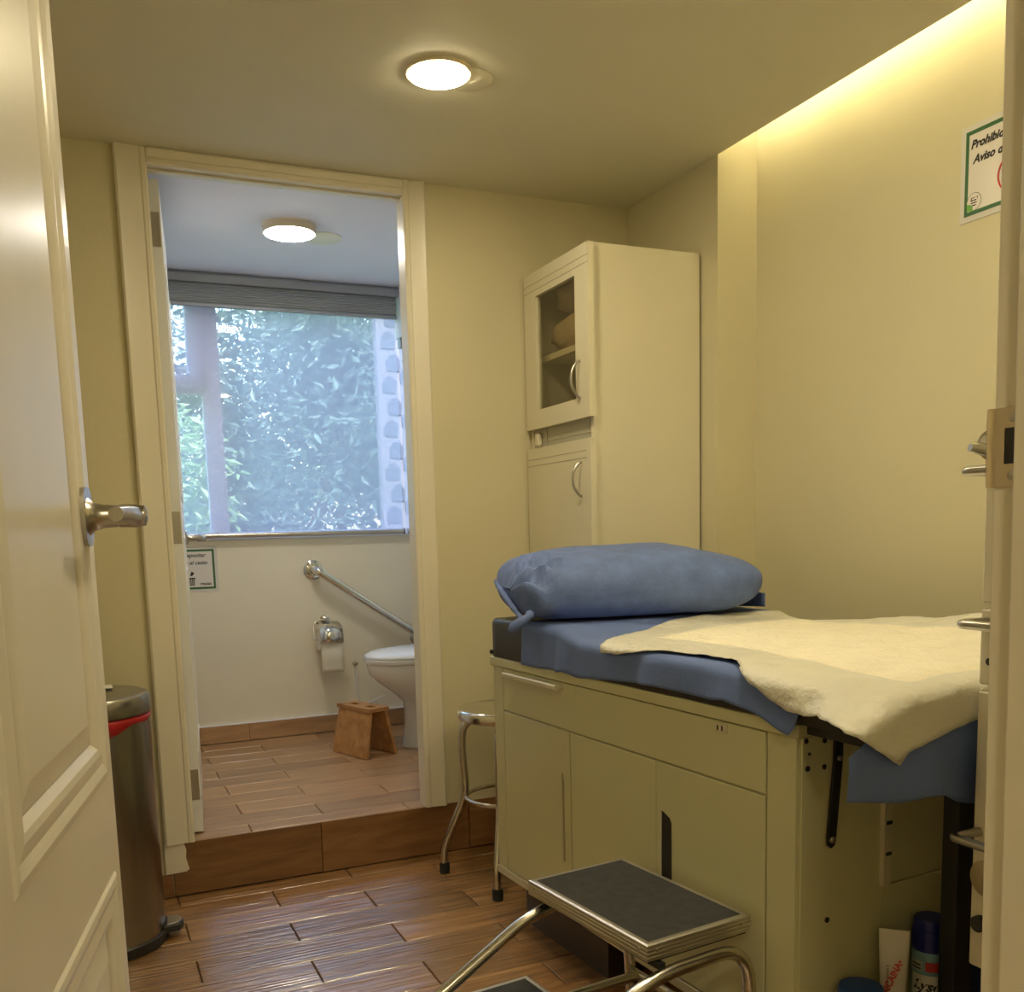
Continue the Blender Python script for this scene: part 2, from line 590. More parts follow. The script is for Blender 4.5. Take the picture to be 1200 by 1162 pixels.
def planks(parent, x0, x1, y0, y1, ztop, yref, pw, xa, xb, pl, m, g=0.0032):
    full = None
    k0 = int(math.floor((y0 - yref) / pw)) - 1
    k1 = int(math.ceil((y1 - yref) / pw)) + 1
    for k in range(k0, k1):
        ya, yb = yref + k * pw, yref + (k + 1) * pw
        ya2, yb2 = max(ya, y0), min(yb, y1)
        if yb2 - ya2 < 0.012:
            continue
        off = xa if k % 2 == 0 else xb
        i0 = int(math.floor((x0 - off) / pl))
        i1 = int(math.ceil((x1 - off) / pl))
        for i in range(i0, i1):
            p0, p1 = off + i * pl, off + (i + 1) * pl
            q0, q1 = max(p0, x0), min(p1, x1)
            if q1 - q0 < 0.012:
                continue
            whole = (q0 == p0 and q1 == p1 and ya2 == ya and yb2 == yb)
            cx, cy = (q0 + q1) / 2, (ya2 + yb2) / 2
            if whole and full is not None:
                o = bpy.data.objects.new('tile', full)
                COL.objects.link(o)
                o.parent = parent
            else:
                hx, hy = (q1 - q0 - g) / 2, (yb2 - ya2 - g) / 2
                c = 0.0018
                vs = [(-hx, -hy, -0.008), (hx, -hy, -0.008), (hx, hy, -0.008), (-hx, hy, -0.008),
                      (-hx, -hy, -c), (hx, -hy, -c), (hx, hy, -c), (-hx, hy, -c),
                      (-hx + c, -hy + c, 0), (hx - c, -hy + c, 0), (hx - c, hy - c, 0), (-hx + c, hy - c, 0)]
                fs = [(3, 2, 1, 0)] + [(a, (a + 1) % 4, 4 + (a + 1) % 4, 4 + a) for a in range(4)] + \
                     [(4 + a, 4 + (a + 1) % 4, 8 + (a + 1) % 4, 8 + a) for a in range(4)] + [(8, 9, 10, 11)]
                o = MB().add(vs, fs).build('tile', m, parent, local=True, smooth=0)
                if whole:
                    full = o.data
            o.location = (cx, cy, ztop + random.uniform(-0.0006, 0.0006))


planks(floor, XL, XR2, YF - 0.12, -0.006, 0.0, -0.0935, 0.1435, -0.193, -0.457, 0.543, WOODT)
planks(floorb, -0.80, 1.0, 0.012, 1.49, ZB + 0.0005, -0.037, 0.138, -0.49, -0.236, 0.537, WOODB)

# step riser below the bathroom doorway and baseboards
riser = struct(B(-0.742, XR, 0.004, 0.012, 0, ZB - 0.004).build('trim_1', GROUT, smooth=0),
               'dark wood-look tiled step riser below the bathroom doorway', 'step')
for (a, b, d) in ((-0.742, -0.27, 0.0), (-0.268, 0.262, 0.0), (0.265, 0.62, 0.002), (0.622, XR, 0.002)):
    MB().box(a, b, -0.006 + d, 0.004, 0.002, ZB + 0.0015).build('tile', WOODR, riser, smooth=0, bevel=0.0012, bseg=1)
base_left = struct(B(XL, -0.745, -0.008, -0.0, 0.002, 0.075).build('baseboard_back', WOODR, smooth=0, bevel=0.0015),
                   'short dark tile baseboard left of the step behind the bin', 'baseboard')
baseb = struct(B(-0.80, 1.0, 1.488, 1.4995, ZB + 0.002, ZB + 0.082).build('baseboard_window', GROUT, smooth=0),
               'wood-look tile baseboard under the bathroom window wall', 'baseboard')
for (a, b) in ((-0.80, -0.262), (-0.26, 0.278), (0.28, 1.0)):
    MB().box(a, b, 1.484, 1.489, ZB + 0.002, ZB + 0.083).build('tile', WOODB, baseb, smooth=0, bevel=0.001, bseg=1)

B(-0.80, 1.0, 1.4845, 1.4995, ZB + 0.0832, ZB + 0.0865).build('caulk_line', BCEIL, baseb, smooth=0)

# walls of the exam room
ox0, ox1, oz = -0.690, 0.120, 2.212           # rough opening of the bathroom doorway
mb = MB()
mb.box(XL, ox0, 0, 0.055, 0, 2.46)
mb.box(ox1, XR + 0.2, 0.0121, 0.055, 0, ZB)
mb.box(ox1, XR + 0.2, 0, 0.055, ZB, 2.46)
mb.box(ox0, ox1, 0, 0.055, oz, 2.46)
wall('wall_back', mb, PAINT, 'cream painted back wall around the bathroom doorway')
plaster = struct(MB().prism([(-0.765, 0.077), (-0.703, 0.080), (-0.694, 0.087), (-0.697, 0.098), (-0.703, 0.125), (-0.700, 0.150), (-0.706, 0.1715), (-0.765, 0.1715)],
                 0.010, frameM((0, 0, 0), (1, 0, 0), (0, 0, 1))).build('trim_2', TRIM, smooth=0),
                 'rough plaster block under the left foot of the doorway casing', 'plaster')
wall('wall_right', B(XR, XR2 + 0.1, -0.538, 0, 0, 2.46), PAINT, 'cream right wall pier beside the tall cabinet')
wall('wall_recess', B(XR2, XR2 + 0.1, YF, -0.538, 0, 2.46), PAINT, 'recessed cream right wall washed by the cove light')
wall('wall_left', B(XL - 0.1, XL, YF, 0, 0, 2.46), PAINT, 'cream left wall hidden behind the open door')
JX = -0.265
mb = MB()
mb.box(XL - 0.1, -1.095, YF - 0.12, YF, 0, 2.46)
mb.box(JX + 0.032, XR2 + 0.1, YF - 0.12, YF, 0, 2.46)
mb.box(-1.095, JX + 0.032, YF - 0.12, YF, 2.10, 2.46)
wall('wall_front', mb, PAINT, 'cream wall holding the entrance doorway')
mb = MB()
mb.box(XL, XR, YF, 0, ZC, ZC + 0.045)
mb.box(XL, XR2, YF, 0, 2.455, 2.50)
mb.box(XR - 0.10, XR - 0.085, YF, -0.538, ZC + 0.045, 2.455)  # unseen cavity back, added to keep the cove light from leaking away
struct(mb.build('ceiling', CEILP, smooth=0), 'beige ceiling of the exam room with a cove edge by the right wall', 'ceiling')
# hallway behind the camera
mb = MB()
mb.box(-2.0, -1.9, -4.6, YF - 0.12, 0, 2.5)
mb.box(0.6, 0.7, -4.6, YF - 0.12, 0, 2.5)
mb.box(-2.0, 0.7, -4.7, -4.6, 0, 2.5)
mb.box(-2.0, XL - 0.1, YF - 0.12, YF - 0.02, 0, 2.5)
wall('wall_hallway', mb, PAINT, 'cream hallway walls outside the entrance doorway')
struct(B(-2.0, 0.7, -4.7, YF - 0.12, 2.42, 2.5).build('ceiling', CEILP, smooth=0), 'beige ceiling of the hallway outside', 'ceiling')

# bathroom shell
wall('wall_bathroom_left', B(-0.92, -0.82, 0.055, 1.5, 0, 2.5), BWALL, 'cream bathroom wall hidden behind its open door')
wall('wall_bathroom_right', B(1.0, 1.1, 0.055, 1.5, 0, 2.5), BWALL, 'cream bathroom wall behind the toilet')
WX0, WX1, WZ0, WZ1 = -0.78, 0.99, 1.118, 2.225
mb = MB()
mb.box(-0.92, 1.1, 1.5, 1.62, -0.1, WZ0)
mb.box(-0.92, 1.1, 1.5, 1.62, WZ1, 2.5)
mb.box(-0.92, WX0, 1.5, 1.62, WZ0, WZ1)
mb.box(WX1, 1.1, 1.5, 1.62, WZ0, WZ1)
wall('wall_window', mb, BWALL, 'cream bathroom wall below and around the wide window')
mb = MB()
mb.box(-0.92, 1.1, 0.055, 1.5, ZBC, ZBC + 0.2)
struct(mb.build('ceiling', BCEIL, smooth=0), 'pale bathroom ceiling seen through the doorway', 'ceiling')
struct(B(0.545, 1.0, 0.055, 1.5, 2.055, ZBC).build('ceiling_soffit', BCEIL, smooth=0), 'dropped white soffit along the toilet side of the bathroom', 'soffit')
struct(B(WX0, WX1, 1.4955, 1.60, WZ0 - 0.002, WZ0 + 0.006).build('trim_3', mat('sill_paint', (0.82, 0.82, 0.80), 0.3), smooth=0, bevel=0.002),
       'thin white sill under the bathroom window', 'sill')


# door casings: flat board with an inner bead and an outer edge
def casing(parent_name, x0, x1, zt, zb, ysurf, w, label, side=-1, rw=None):
    rw = rw or w
    t = thing(parent_name, label, 'door casing', (x0, ysurf, zb))
    t['kind'] = 'structure'

    def profile(w):
        return [(0, 0), (0, 0.010), (0.006, 0.014), (0.016, 0.014), (0.020, 0.011), (w * 0.45, 0.013), (w * 0.8, 0.017), (w - 0.006, 0.020), (w, 0.016), (w, 0)]
    top = min(zt + w, ZC - 0.0005)
    # left leg (profile measured from the opening outward)
    MB().prism([(-a, side * b) for a, b in profile(w)], top - zb, Matrix.Translation((x0, ysurf, zb))).build('casing_leg', TRIM, t, smooth=25)
    MB().prism([(a, side * b) for a, b in profile(rw)], top - zb, Matrix.Translation((x1, ysurf, zb))).build('casing_leg', TRIM, t, smooth=25)
    hw = min(w, ZC - zt - 0.001) if side < 0 and zt > 2.1 else w
    MB().prism([(b * 1.0, a) for a, b in profile(hw)], x1 - x0, Matrix(((0, 0, 1, x0), (side, 0, 0, ysurf), (0, 1, 0, zt), (0, 0, 0, 1)))).build('casing_head', TRIM, t, smooth=25)
    return t


casing('trim_4', -0.672, 0.102, 2.205, ZB + 0.001, -0.0005, 0.090, 'cream moulded casing around the bathroom doorway', rw=0.075)
# jamb lining of the bathroom doorway
jl = thing('trim_5', 'cream jamb lining inside the bathroom doorway', 'door jamb', (-0.672, 0, ZB))
jl['kind'] = 'structure'
B(-0.690, -0.672, 0.0, 0.055, ZB + 0.001, 2.212).build('jamb_board', TRIM, jl, smooth=0)
B(0.102, 0.120, 0.0, 0.055, ZB + 0.001, 2.212).build('jamb_board', TRIM, jl, smooth=0)
B(-0.672, 0.102, 0.0, 0.055, 2.205, 2.212).build('jamb_head', TRIM, jl, smooth=0)
B(-0.672, 0.102, 0.02, 0.050, 2.198, 2.2045).build('door_stop', TRIM, jl, smooth=0, bevel=0.002)

# entrance jamb with strike plate
ej = thing('trim_6', 'cream entrance jamb carrying a worn metal strike plate', 'door jamb', (JX, YF, 0))
ej['kind'] = 'structure'
B(JX, JX + 0.015, YF - 0.125, YF + 0.002, 0, 2.09).build('jamb_board', TRIM, ej, smooth=0, bevel=0.0015)
B(JX - 0.012, JX, YF - 0.09, YF - 0.0245, 0, 2.08).build('door_stop', TRIM, ej, smooth=0, bevel=0.003)
B(-1.095, -1.082, YF - 0.125, YF + 0.002, 0, 2.09).build('jamb_board', TRIM, ej, smooth=0)
B(-1.095, JX + 0.015, YF - 0.125, YF + 0.002, 2.09, 2.10).build('jamb_head', TRIM, ej, smooth=0)
B(JX + 0.024, JX + 0.095, YF, YF + 0.016, 0, 2.15).build('casing_leg', TRIM, ej, smooth=0, bevel=0.004)
B(JX - 0.015, JX + 0.075, YF - 0.137, YF - 0.12, 0, 2.15).build('casing_leg', TRIM, ej, smooth=0, bevel=0.004)
# strike plate with lip, opening and two screws
zs0, zs1 = 1.145, 1.207
mb = MB()
lip = [(YF - 0.034, JX - 0.0012), (YF - 0.002, JX - 0.0012), (YF + 0.002, JX - 0.0022), (YF + 0.0042, JX - 0.0048),
       (YF + 0.0055, JX - 0.0044), (YF + 0.0035, JX - 0.0008), (YF - 0.001, JX + 0.0008), (YF - 0.034, JX + 0.0008)]
ya, yb, za, zb = YF - 0.034, YF - 0.0085, 1.163, 1.191
full = [(b, a) for a, b in lip]
mb.prism(full, za - zs0, Matrix.Translation((0, 0, zs0)))
mb.prism(full, zs1 - zb, Matrix.Translation((0, 0, zb)))
mid = [(b, max(a, yb)) for a, b in lip]
mb.prism(mid, zb - za, Matrix.Translation((0, 0, za)))
mb.build('strike_plate', BRASS, ej, smooth=50)
B(JX - 0.0003, JX + 0.0004, ya, yb, za, zb).build('strike_hole', BLACKP, ej, smooth=0)
for z in (1.154, 1.199):
    MB().lathe([(0.0042, 0), (0.0042, 0.0006), (0.003, 0.0012)], 12, frameM((JX - 0.0012, YF - 0.0165, z), (0, 1, 0), (0, 0, 1)) @ Matrix.Rotation(PI, 4, 'X')).build('screw', NICKEL, ej)

# jamb tilted and shifted slightly so its edge lines up in the camera view
ej.rotation_euler = (0, -0.0171, 0)
ej.location = (JX + 0.0162, YF, 0)

# ------------------------------------------------------------------ window of the bathroom
win = thing('window_1', 'wide aluminium bathroom window with a slim opening sash', 'window', (0, 1.57, WZ0))
win['kind'] = 'structure'
yw0, yw1 = 1.545, 1.60
mb = MB()
mb.box(WX0, WX1, yw0, yw1, WZ1 - 0.045, WZ1)
mb.box(WX0, WX1, yw0, yw1, WZ0 + 0.006, WZ0 + 0.035)
mb.box(WX0, WX0 + 0.04, yw0, yw1, WZ0, WZ1)
mb.box(WX1 - 0.04, WX1, yw0, yw1, WZ0, WZ1)
mb.box(-0.365, -0.285, yw0, yw1, WZ0, WZ1)
mb.box(WX0, -0.3655, yw0 + 0.004, yw1, 1.775, 1.86)
mb.build('window_frame', WFRAME, win, smooth=0, bevel=0.003)
mb = MB()
mb.box(-0.423, -0.365, yw0 - 0.015, yw1 - 0.01, 1.795, WZ1 - 0.02)
mb.box(WX0 + 0.03, -0.4235, yw0 - 0.015, yw1 - 0.01, 1.795, 1.86)
mb.build('sash', WFRAME, win, smooth=0, bevel=0.003)
MB().tube(fillet([(-0.348, yw0 - 0.004, 1.80), (-0.348, yw0 - 0.03, 1.81), (-0.352, yw0 - 0.03, 1.89)], 0.008), 0.005, 8).build('window_handle', mat('pale_handle', (0.8, 0.8, 0.75), 0.3), win)
for (a, b, c, d) in ((WX0 + 0.04, -0.423, 1.86, WZ1 - 0.045), (WX0 + 0.04, -0.365, WZ0 + 0.035, 1.775), (-0.285, WX1 - 0.04, WZ0 + 0.035, WZ1 - 0.045)):
    B(a, b, 1.572, 1.577, c, d).build('pane', GLASSW, win, smooth=0)


def roller_blind(x0, x1, ztop, zbot, y, label, deep=0.055, band=0.10, rail_label=None):
    t = thing('roller_blind', label, 'blind', (x0, y, zbot), 0, 'roller blinds over the bathroom window')
    mb = MB().prism([(y - deep, ztop - 0.036), (y - deep + 0.004, ztop - 0.044), (y + 0.012, ztop - 0.044), (y + 0.012, ztop), (y - deep + 0.010, ztop), (y - deep, ztop - 0.012)],
                    x1 - x0, Matrix(((0, 0, 1, x0), (1, 0, 0, 0), (0, 1, 0, 0), (0, 0, 0, 1))))
    mb.build('cassette', BLINDA, t, smooth=30)
    # rolled double layer with fine pleats
    zb = ztop - 0.044
    mb = MB()
    P = []
    n = 34
    for i in range(n + 1):
        z = zb - band * i / n
        dy = -0.030 - 0.010 * math.sin(PI * i / n) + (0.0030 if i % 4 < 2 else 0.0)
        P.append([(x0 + 0.012, y + dy, z), (x1 - 0.012, y + dy, z)])
    mb.grid(P)
    mb.build('pleated_band', BLINDG, t, smooth=0, thick=0.002)
    B(x0 + 0.008, x1 - 0.008, y - 0.038, y - 0.018, zb - band - 0.016, zb - band).build('band_rail', BLINDA, t, smooth=0, bevel=0.004)
    mb = MB().grid([[(x0 + 0.004, y, zb), (x1 - 0.008, y, zb)], [(x0 + 0.004, y, zbot + 0.01), (x1 - 0.008, y, zbot + 0.01)]])
    mb.build('sheer_fabric', SHEER, t, smooth=0)
    MB().tube([(x0 + 0.010, y, zbot), (x1 - 0.006, y, zbot)], 0.0125, 12).build('bottom_rail', BLINDR, t)
    B(x1 - 0.008, x1 - 0.002, y - 0.014, y + 0.014, zbot - 0.014, zbot + 0.014).build('end_cap', BLACKP, t, smooth=0, bevel=0.004)
    return t


roller_blind(-0.76, 0.545, 2.2825, 1.1375, 1.475, 'grey cassette roller blind with sheer fabric over the main window pane', band=0.085)
roller_blind(0.550, 0.985, 2.0545, 1.1375, 1.475, 'narrow sheer roller blind under the soffit in the window corner', deep=0.035, band=0.055)


# ------------------------------------------------------------------ doors
def lever_handle(parent, M, length=0.115, rose='plate', m=NICKEL, local=False, flip=1):
    """M: x along the door toward the lever tip, y up, z out of the door"""
    if rose == 'plate':
        pts = []
        for k in range(20):
            a = 2 * PI * k / 20
            c, s = math.cos(a), math.sin(a)
            pts.append((math.copysign(abs(c) ** 0.6, c) * 0.026, math.copysign(abs(s) ** 0.6, s) * 0.036))
        h = MB().prism(pts, 0.007, M)
        prof = [(0.024, 0.006), (0.018, 0.012), (0.0145, 0.022), (0.0135, 0.034), (0.0135, 0.040)]
    else:
        h = MB().lathe([(0.026, 0), (0.026, 0.006), (0.022, 0.009)], 20, M)
        prof = [(0.014, 0.008), (0.011, 0.014), (0.010, 0.034), (0.010, 0.040)]
    h.lathe(prof, 18, M)
    o = h.build('lever_handle', m, parent, local=local, smooth=45)
    g = MB().lathe([(0.0118, 0.0395), (0.0118, 0.0425)], 16, M)
    g.lathe([(0.0138, 0.042), (0.0142, 0.060), (0.0125, 0.072), (0.006, 0.0745)], 18, M)
    path = [M @ Vector(p) for p in ((0, 0, 0.058), (0.02, 0, 0.060), (length * 0.6, 0.001, 0.059), (length, 0.0, 0.055))]
    g.tube(path, 0.01, 10, rs=[0.0125, 0.0115, 0.0095, 0.0085])
    g.build('lever', m, o if o.parent is None else o, local=local, smooth=45)
    return o


def door_leaf(name, label, hinge, az, width, z0, z1, thick, m, panels, out=1, both=True):
    """leaf from the hinge along azimuth az; out=+1: detailed face turns to +X. Local x along the leaf, y = out normal, z up"""
    t = thing(name, label, 'door', (hinge[0], hinge[1], z0))
    t['kind'] = 'structure'
    d = Vector((math.sin(az), math.cos(az), 0))
    nrm = Vector((d.y, -d.x, 0))
    M = frameM((hinge[0], hinge[1], 0), d, nrm)          # z = d x nrm -> points down; use explicit matrix
    M = Matrix(((d.x, nrm.x, 0, hinge[0]), (d.y, nrm.y, 0, hinge[1]), (0, 0, 1, 0), (0, 0, 0, 1)))
    # core slab is recessed, stiles / rails stand proud by 7 mm round every panel opening
    xs = sorted({0.0, width} | {p[0] for p in panels} | {p[1] for p in panels})
    zs = sorted({z0, z1} | {p[2] for p in panels} | {p[3] for p in panels})
    dp = 0.007
    mb = MB().box(0, width, -thick + (dp if both else 0), -dp, z0, z1, M)
    for i in range(len(xs) - 1):
        for j in range(len(zs) - 1):
            cx, cz = (xs[i] + xs[i + 1]) / 2, (zs[j] + zs[j + 1]) / 2
            if any(p[0] < cx < p[1] and p[2] < cz < p[3] for p in panels):
                continue
            mb.box(xs[i], xs[i + 1], -dp, 0, zs[j], zs[j + 1], M)
            if both:
                mb.box(xs[i], xs[i + 1], -thick, -thick + dp, zs[j], zs[j + 1], M)
    mb.build('door_slab', m, t, smooth=0)
    return t, M


def panel_moulding(t, M, x0, x1, z0, z1, m, w=0.05, rise=0.012):
    """framed moulding: outer bead, cove, inner bead, then raised field"""
    prof = [(0.0, 0.0), (0.004, rise * 0.75), (0.012, rise), (0.018, rise * 0.6), (0.024, rise * 0.15), (0.030, rise * 0.35), (0.038, rise * 0.55), (0.046, rise * 0.2), (w, -0.006)]
    rings = []
    for (a, h) in prof:
        rings.append([M @ Vector(q) for q in ((x0 + a, h, z0 + a), (x1 - a, h, z0 + a), (x1 - a, h, z1 - a), (x0 + a, h, z1 - a))])
    vs = [p for r in rings for p in r]
    fs = []
    for i in range(len(rings) - 1):
        for k in range(4):
            fs.append((i * 4 + k, i * 4 + (k + 1) % 4, (i + 1) * 4 + (k + 1) % 4, (i + 1) * 4 + k))
    MB().add(vs, fs).build('panel_moulding', m, t, smooth=0)
    a = w
    b = w + 0.03
    r1 = [M @ Vector(q) for q in ((x0 + a, -0.0065, z0 + a), (x1 - a, -0.0065, z0 + a), (x1 - a, -0.0065, z1 - a), (x0 + a, -0.0065, z1 - a))]
    r2 = [M @ Vector(q) for q in ((x0 + b, 0.0, z0 + b), (x1 - b, 0.0, z0 + b), (x1 - b, 0.0, z1 - b), (x0 + b, 0.0, z1 - b))]
    MB().add(r1 + r2, [(0, 1, 5, 4), (1, 2, 6, 5), (2, 3, 7, 6), (3, 0, 4, 7), (4, 5, 6, 7)]).build('raised_panel', m, t, smooth=0)


AZ1 = math.radians(11.0)
d1 = Vector((math.sin(AZ1), math.cos(AZ1), 0))
E1 = Vector((-0.9255, -1.785, 0))
DW = 0.81
H1 = E1 - d1 * DW
pan = [(0.055, 0.270, 0.822, 1.93), (0.330, 0.772, 0.822, 1.93), (0.055, 0.270, 0.14, 0.698), (0.330, 0.772, 0.14, 0.698)]
dl, DM = door_leaf('door_1', 'white moulded panel door standing open beside the doorway with satin lever', (H1.x, H1.y), AZ1, DW, 0.012, 2.08, 0.040, DOORW, pan)
for p in pan:
    panel_moulding(dl, DM, *p, DOORW, w=0.055, rise=0.004)
LM = DM @ Matrix(((-1, 0, 0, DW - 0.052), (0, 0, 1, 0), (0, 1, 0, 1.152), (0, 0, 0, 1)))
lever_handle(dl, LM, 0.11)

AZ2 = math.radians(6.3)
d2 = Vector((math.sin(AZ2), math.cos(AZ2), 0))
H2 = Vector((-0.636, 0.075, 0))
db, DM2 = door_leaf('door_2', 'white bathroom door swung open into the bathroom with three hinges on its edge', (H2.x, H2.y), AZ2, 0.73, ZB + 0.006, 2.195, 0.034, DOORB, [], both=False)
for z in (2.05, 1.16, 0.335):
    h = MB().box(-0.0015, 0.0005, -0.033, -0.004, z - 0.05, z + 0.05, DM2)
    h.tube([DM2 @ Vector((-0.006, -0.036, z - 0.05)), DM2 @ Vector((-0.006, -0.036, z + 0.05))], 0.005, 8)
    h.build('hinge', STEEL, db)
for (xx, zz) in ((0.06, 0.0),):
    # shallow vee grooves of the bathroom door face
    for (x0, x1, z0, z1) in ((0.12, 0.61, 1.26, 1.98), (0.12, 0.61, 0.42, 1.02)):
        pts = [(x0, z0), (x1, z0), (x1, z1), (x0, z1)]
        for k in range(4):
            a, b = pts[k], pts[(k + 1) % 4]
            A, Bq = DM2 @ Vector((a[0], 0.0005, a[1])), DM2 @ Vector((b[0], 0.0005, b[1]))
            MB().tube([A, Bq], 0.003, 6).build('bead', DOORB, db)
LM2 = DM2 @ Matrix(((-1, 0, 0, 0.67), (0, 0, 1, 0), (0, 1, 0, 1.128), (0, 0, 0, 1)))
lever_handle(db, LM2, 0.11, rose='round', m=STEEL)

# ================================================================== LAMPS
def ceiling_lamp(loc, r, h, m, label, rim=0.006):
    t = thing('ceiling_lamp', label, 'lamp', loc)
    x, y, z = loc
    T = Matrix.Translation(loc)
    MB().lathe([(r + rim, -h), (r + rim, -0.004), (r + rim + 0.004, 0.0)], 48, T).build('lamp_rim', LAMPR, t)
    MB().lathe([(r * 0.96, -h - 0.0035), (r, -h - 0.002), (r, -h + 0.001)], 48, T).build('diffuser', m, t)
    return t


ceiling_lamp((-0.037, -0.742, ZC), 0.074, 0.008, LAMPD, 'glowing round ceiling lamp of the exam room beside a flat cover disc')
ceiling_lamp((0.20, -1.78, ZC), 0.074, 0.008, LAMPD2, 'added unseen round ceiling lamp of the exam room nearer the entrance')  # added out of view to brighten the table and right wall
o = MB().lathe([(0.061, -0.003), (0.063, -0.0015), (0.063, 0.0)], 40, Matrix.Translation((0.046, -0.731, ZC))).build('cover_plate', PLATE, loc=(0.046, -0.731, ZC))
tag(o, 'flat beige cover disc beside the exam room ceiling lamp', 'cover plate')
ceiling_lamp((-0.118, 0.686, ZBC), 0.092, 0.028, LAMPB, 'glowing round drum ceiling lamp of the bathroom')
o = MB().lathe([(0.078, -0.003), (0.080, -0.0015), (0.080, 0.0)], 40, Matrix.Translation((0.030, 0.79, ZBC))).build('cover_plate', PLATE, loc=(0.030, 0.79, ZBC))
tag(o, 'flat pale cover disc beside the bathroom ceiling lamp', 'cover plate')
ceiling_lamp((-1.1, -3.9, 2.42), 0.12, 0.02, LAMPH, 'added unseen round ceiling lamp of the hallway outside the doorway')  # unseen, added so that hallway light lifts the dark table
o = B(XR - 0.045, XR - 0.022, YF + 0.01, -0.545, ZC + 0.0455, ZC + 0.049).build('led_strip', LEDS, smooth=0, loc=(XR, -1.5, 2.278))
tag(o, 'warm light strip hidden in the cove along the right wall', 'light strip')

# ================================================================== TALL CABINET
tc = thing('tall_cabinet', 'tall cream cabinet in the corner with glazed upper door and bow handles', 'cabinet', (0.745, -0.228, 0))
cx0, cx1, cy0, cy1, cz = 0.545, 0.939, -0.453, -0.004, 1.983
mb = MB()
mb.box(cx0, cx1, cy0, cy0 + 0.018, 0, cz)
mb.box(cx0, cx1, cy1 - 0.018, cy1, 0, cz)
mb.box(cx0, cx1, cy0 + 0.018, cy1 - 0.018, cz - 0.018, cz)
mb.box(cx1 - 0.012, cx1, cy0 + 0.018, cy1 - 0.018, 0, cz - 0.018)
mb.box(cx0 + 0.02, cx1, cy0 + 0.018, cy1 - 0.018, 1.405, 1.423)
mb.box(cx0 + 0.01, cx1, cy0 + 0.018, cy1 - 0.018, 0, 0.06)
mb.build('carcass', CABW, tc, smooth=0, bevel=0.0015)
mb = MB()
mb.box(cx0 + 0.002, cx1 - 0.013, cy0 + 0.0185, cy0 + 0.0205, 1.424, cz - 0.019)
mb.box(cx1 - 0.015, cx1 - 0.0125, cy0 + 0.0205, cy1 - 0.0205, 1.424, cz - 0.019)
mb.box(cx0 + 0.002, cx1 - 0.013, cy1 - 0.0205, cy1 - 0.0185, 1.424, cz - 0.019)
mb.box(cx0 + 0.002, cx1 - 0.013, cy0 + 0.0205, cy1 - 0.0205, 1.4235, 1.4255)
mb.build('inner_lining', CABIN, tc, smooth=0)
B(cx0 + 0.03, cx1 - 0.016, cy0 + 0.021, cy1 - 0.021, 1.695, 1.715).build('shelf', CABW, tc, smooth=0, bevel=0.001)
B(cx0 + 0.004, cx0 + 0.018, cy0 + 0.03, -0.125, 1.402, 1.466).build('rail', CABRAIL, tc, smooth=0)
B(cx0 + 0.004, cx0 + 0.018, -0.121, cy1 - 0.018, 1.402, 1.466).build('rail', CABRAIL, tc, smooth=0)
MB().box(cx0 - 0.014, cx0 + 0.005, -0.085, -0.055, 1.41, 1.455).build('hinge_block', CABW, tc, smooth=0, bevel=0.006)
dx0, dx1 = 0.525, 0.5445
dya, dyb = -0.468, -0.012


def cab_door(name, z0, z1, glazed, hz0, hz1):
    d = None
    mb = MB()
    gz = [(z1 - 0.038, z1 - 0.036), (z1 - 0.060, z1 - 0.058)]
    if glazed:
        gy0, gy1, ga, gb = -0.380, -0.100, 1.528, 1.900
        mb.box(dx0, dx1, dya, gy0, z0, z1)
        mb.box(dx0, dx1, gy1, dyb, z0, z1)
        mb.box(dx0, dx1, gy0, gy1, z0, ga)
        mb.box(dx0, dx1, gy0, gy1, gb, z1)
    else:
        mb.box(dx0, dx1, dya, dyb, z0, z1)
    d = mb.build(name, CABW, tc, smooth=0)
    mb = MB()
    for a, b in gz:
        mb.box(dx0 - 0.0006, dx0 + 0.002, dya + 0.025 if not glazed else dya, dyb, a, b)
    mb.build('groove', CREAMD, d, smooth=0)
    if glazed:
        B(dx0 + 0.010, dx0 + 0.013, gy0 - 0.004, gy1 + 0.004, ga - 0.004, gb + 0.004).build('pane', GLASSC, d, smooth=0)
    yh = -0.408
    pts = bez([(dx0 - 0.001, yh, hz1), (dx0 - 0.012, yh, hz1 - 0.006), (dx0 - 0.030, yh, (hz0 + hz1) / 2 + 0.02), (dx0 - 0.030, yh, (hz0 + hz1) / 2 - 0.02), (dx0 - 0.012, yh, hz0 + 0.006), (dx0 - 0.001, yh, hz0)], 5)
    MB().tube(pts, 0.0042, 10).build('bow_handle', NICKEL, d)
    return d


cab_door('upper_door', 1.4665, 1.980, True, 1.528, 1.640)
cab_door('lower_door', 0.07, 1.402, False, 1.225, 1.332)


def bundle(loc, sx, sy, sz, m, label, seed):
    P = []
    nu, nv = 28, 18
    for i in range(nu + 1):
        u = 2 * PI * i / nu
        row = []
        for j in range(nv + 1):
            v = -PI / 2 + PI * j / nv
            cu, su, cv, sv = math.cos(u), math.sin(u), math.cos(v), math.sin(v)
            f = lambda a, e: math.copysign(abs(a) ** e, a)
            p = Vector((f(cu, 0.7) * f(cv, 0.6), f(su, 0.7) * f(cv, 0.6), f(sv, 0.85)))
            k = 1 + 0.16 * noise.noise(p * 1.7 + Vector((seed, 0, 0))) + 0.07 * noise.noise(p * 5 + Vector((0, seed, 0)))
            row.append(Vector((loc[0] + p.x * sx * k, loc[1] + p.y * sy * k, max(loc[2] + 0.0005, loc[2] + sz + p.z * sz * k))))
        P.append(row)
    o = MB().grid(P).build('linen_bundle', m, smooth=80, loc=loc)
    return tag(o, label, 'linen bundle', 'wrapped bundles in the glazed cabinet')


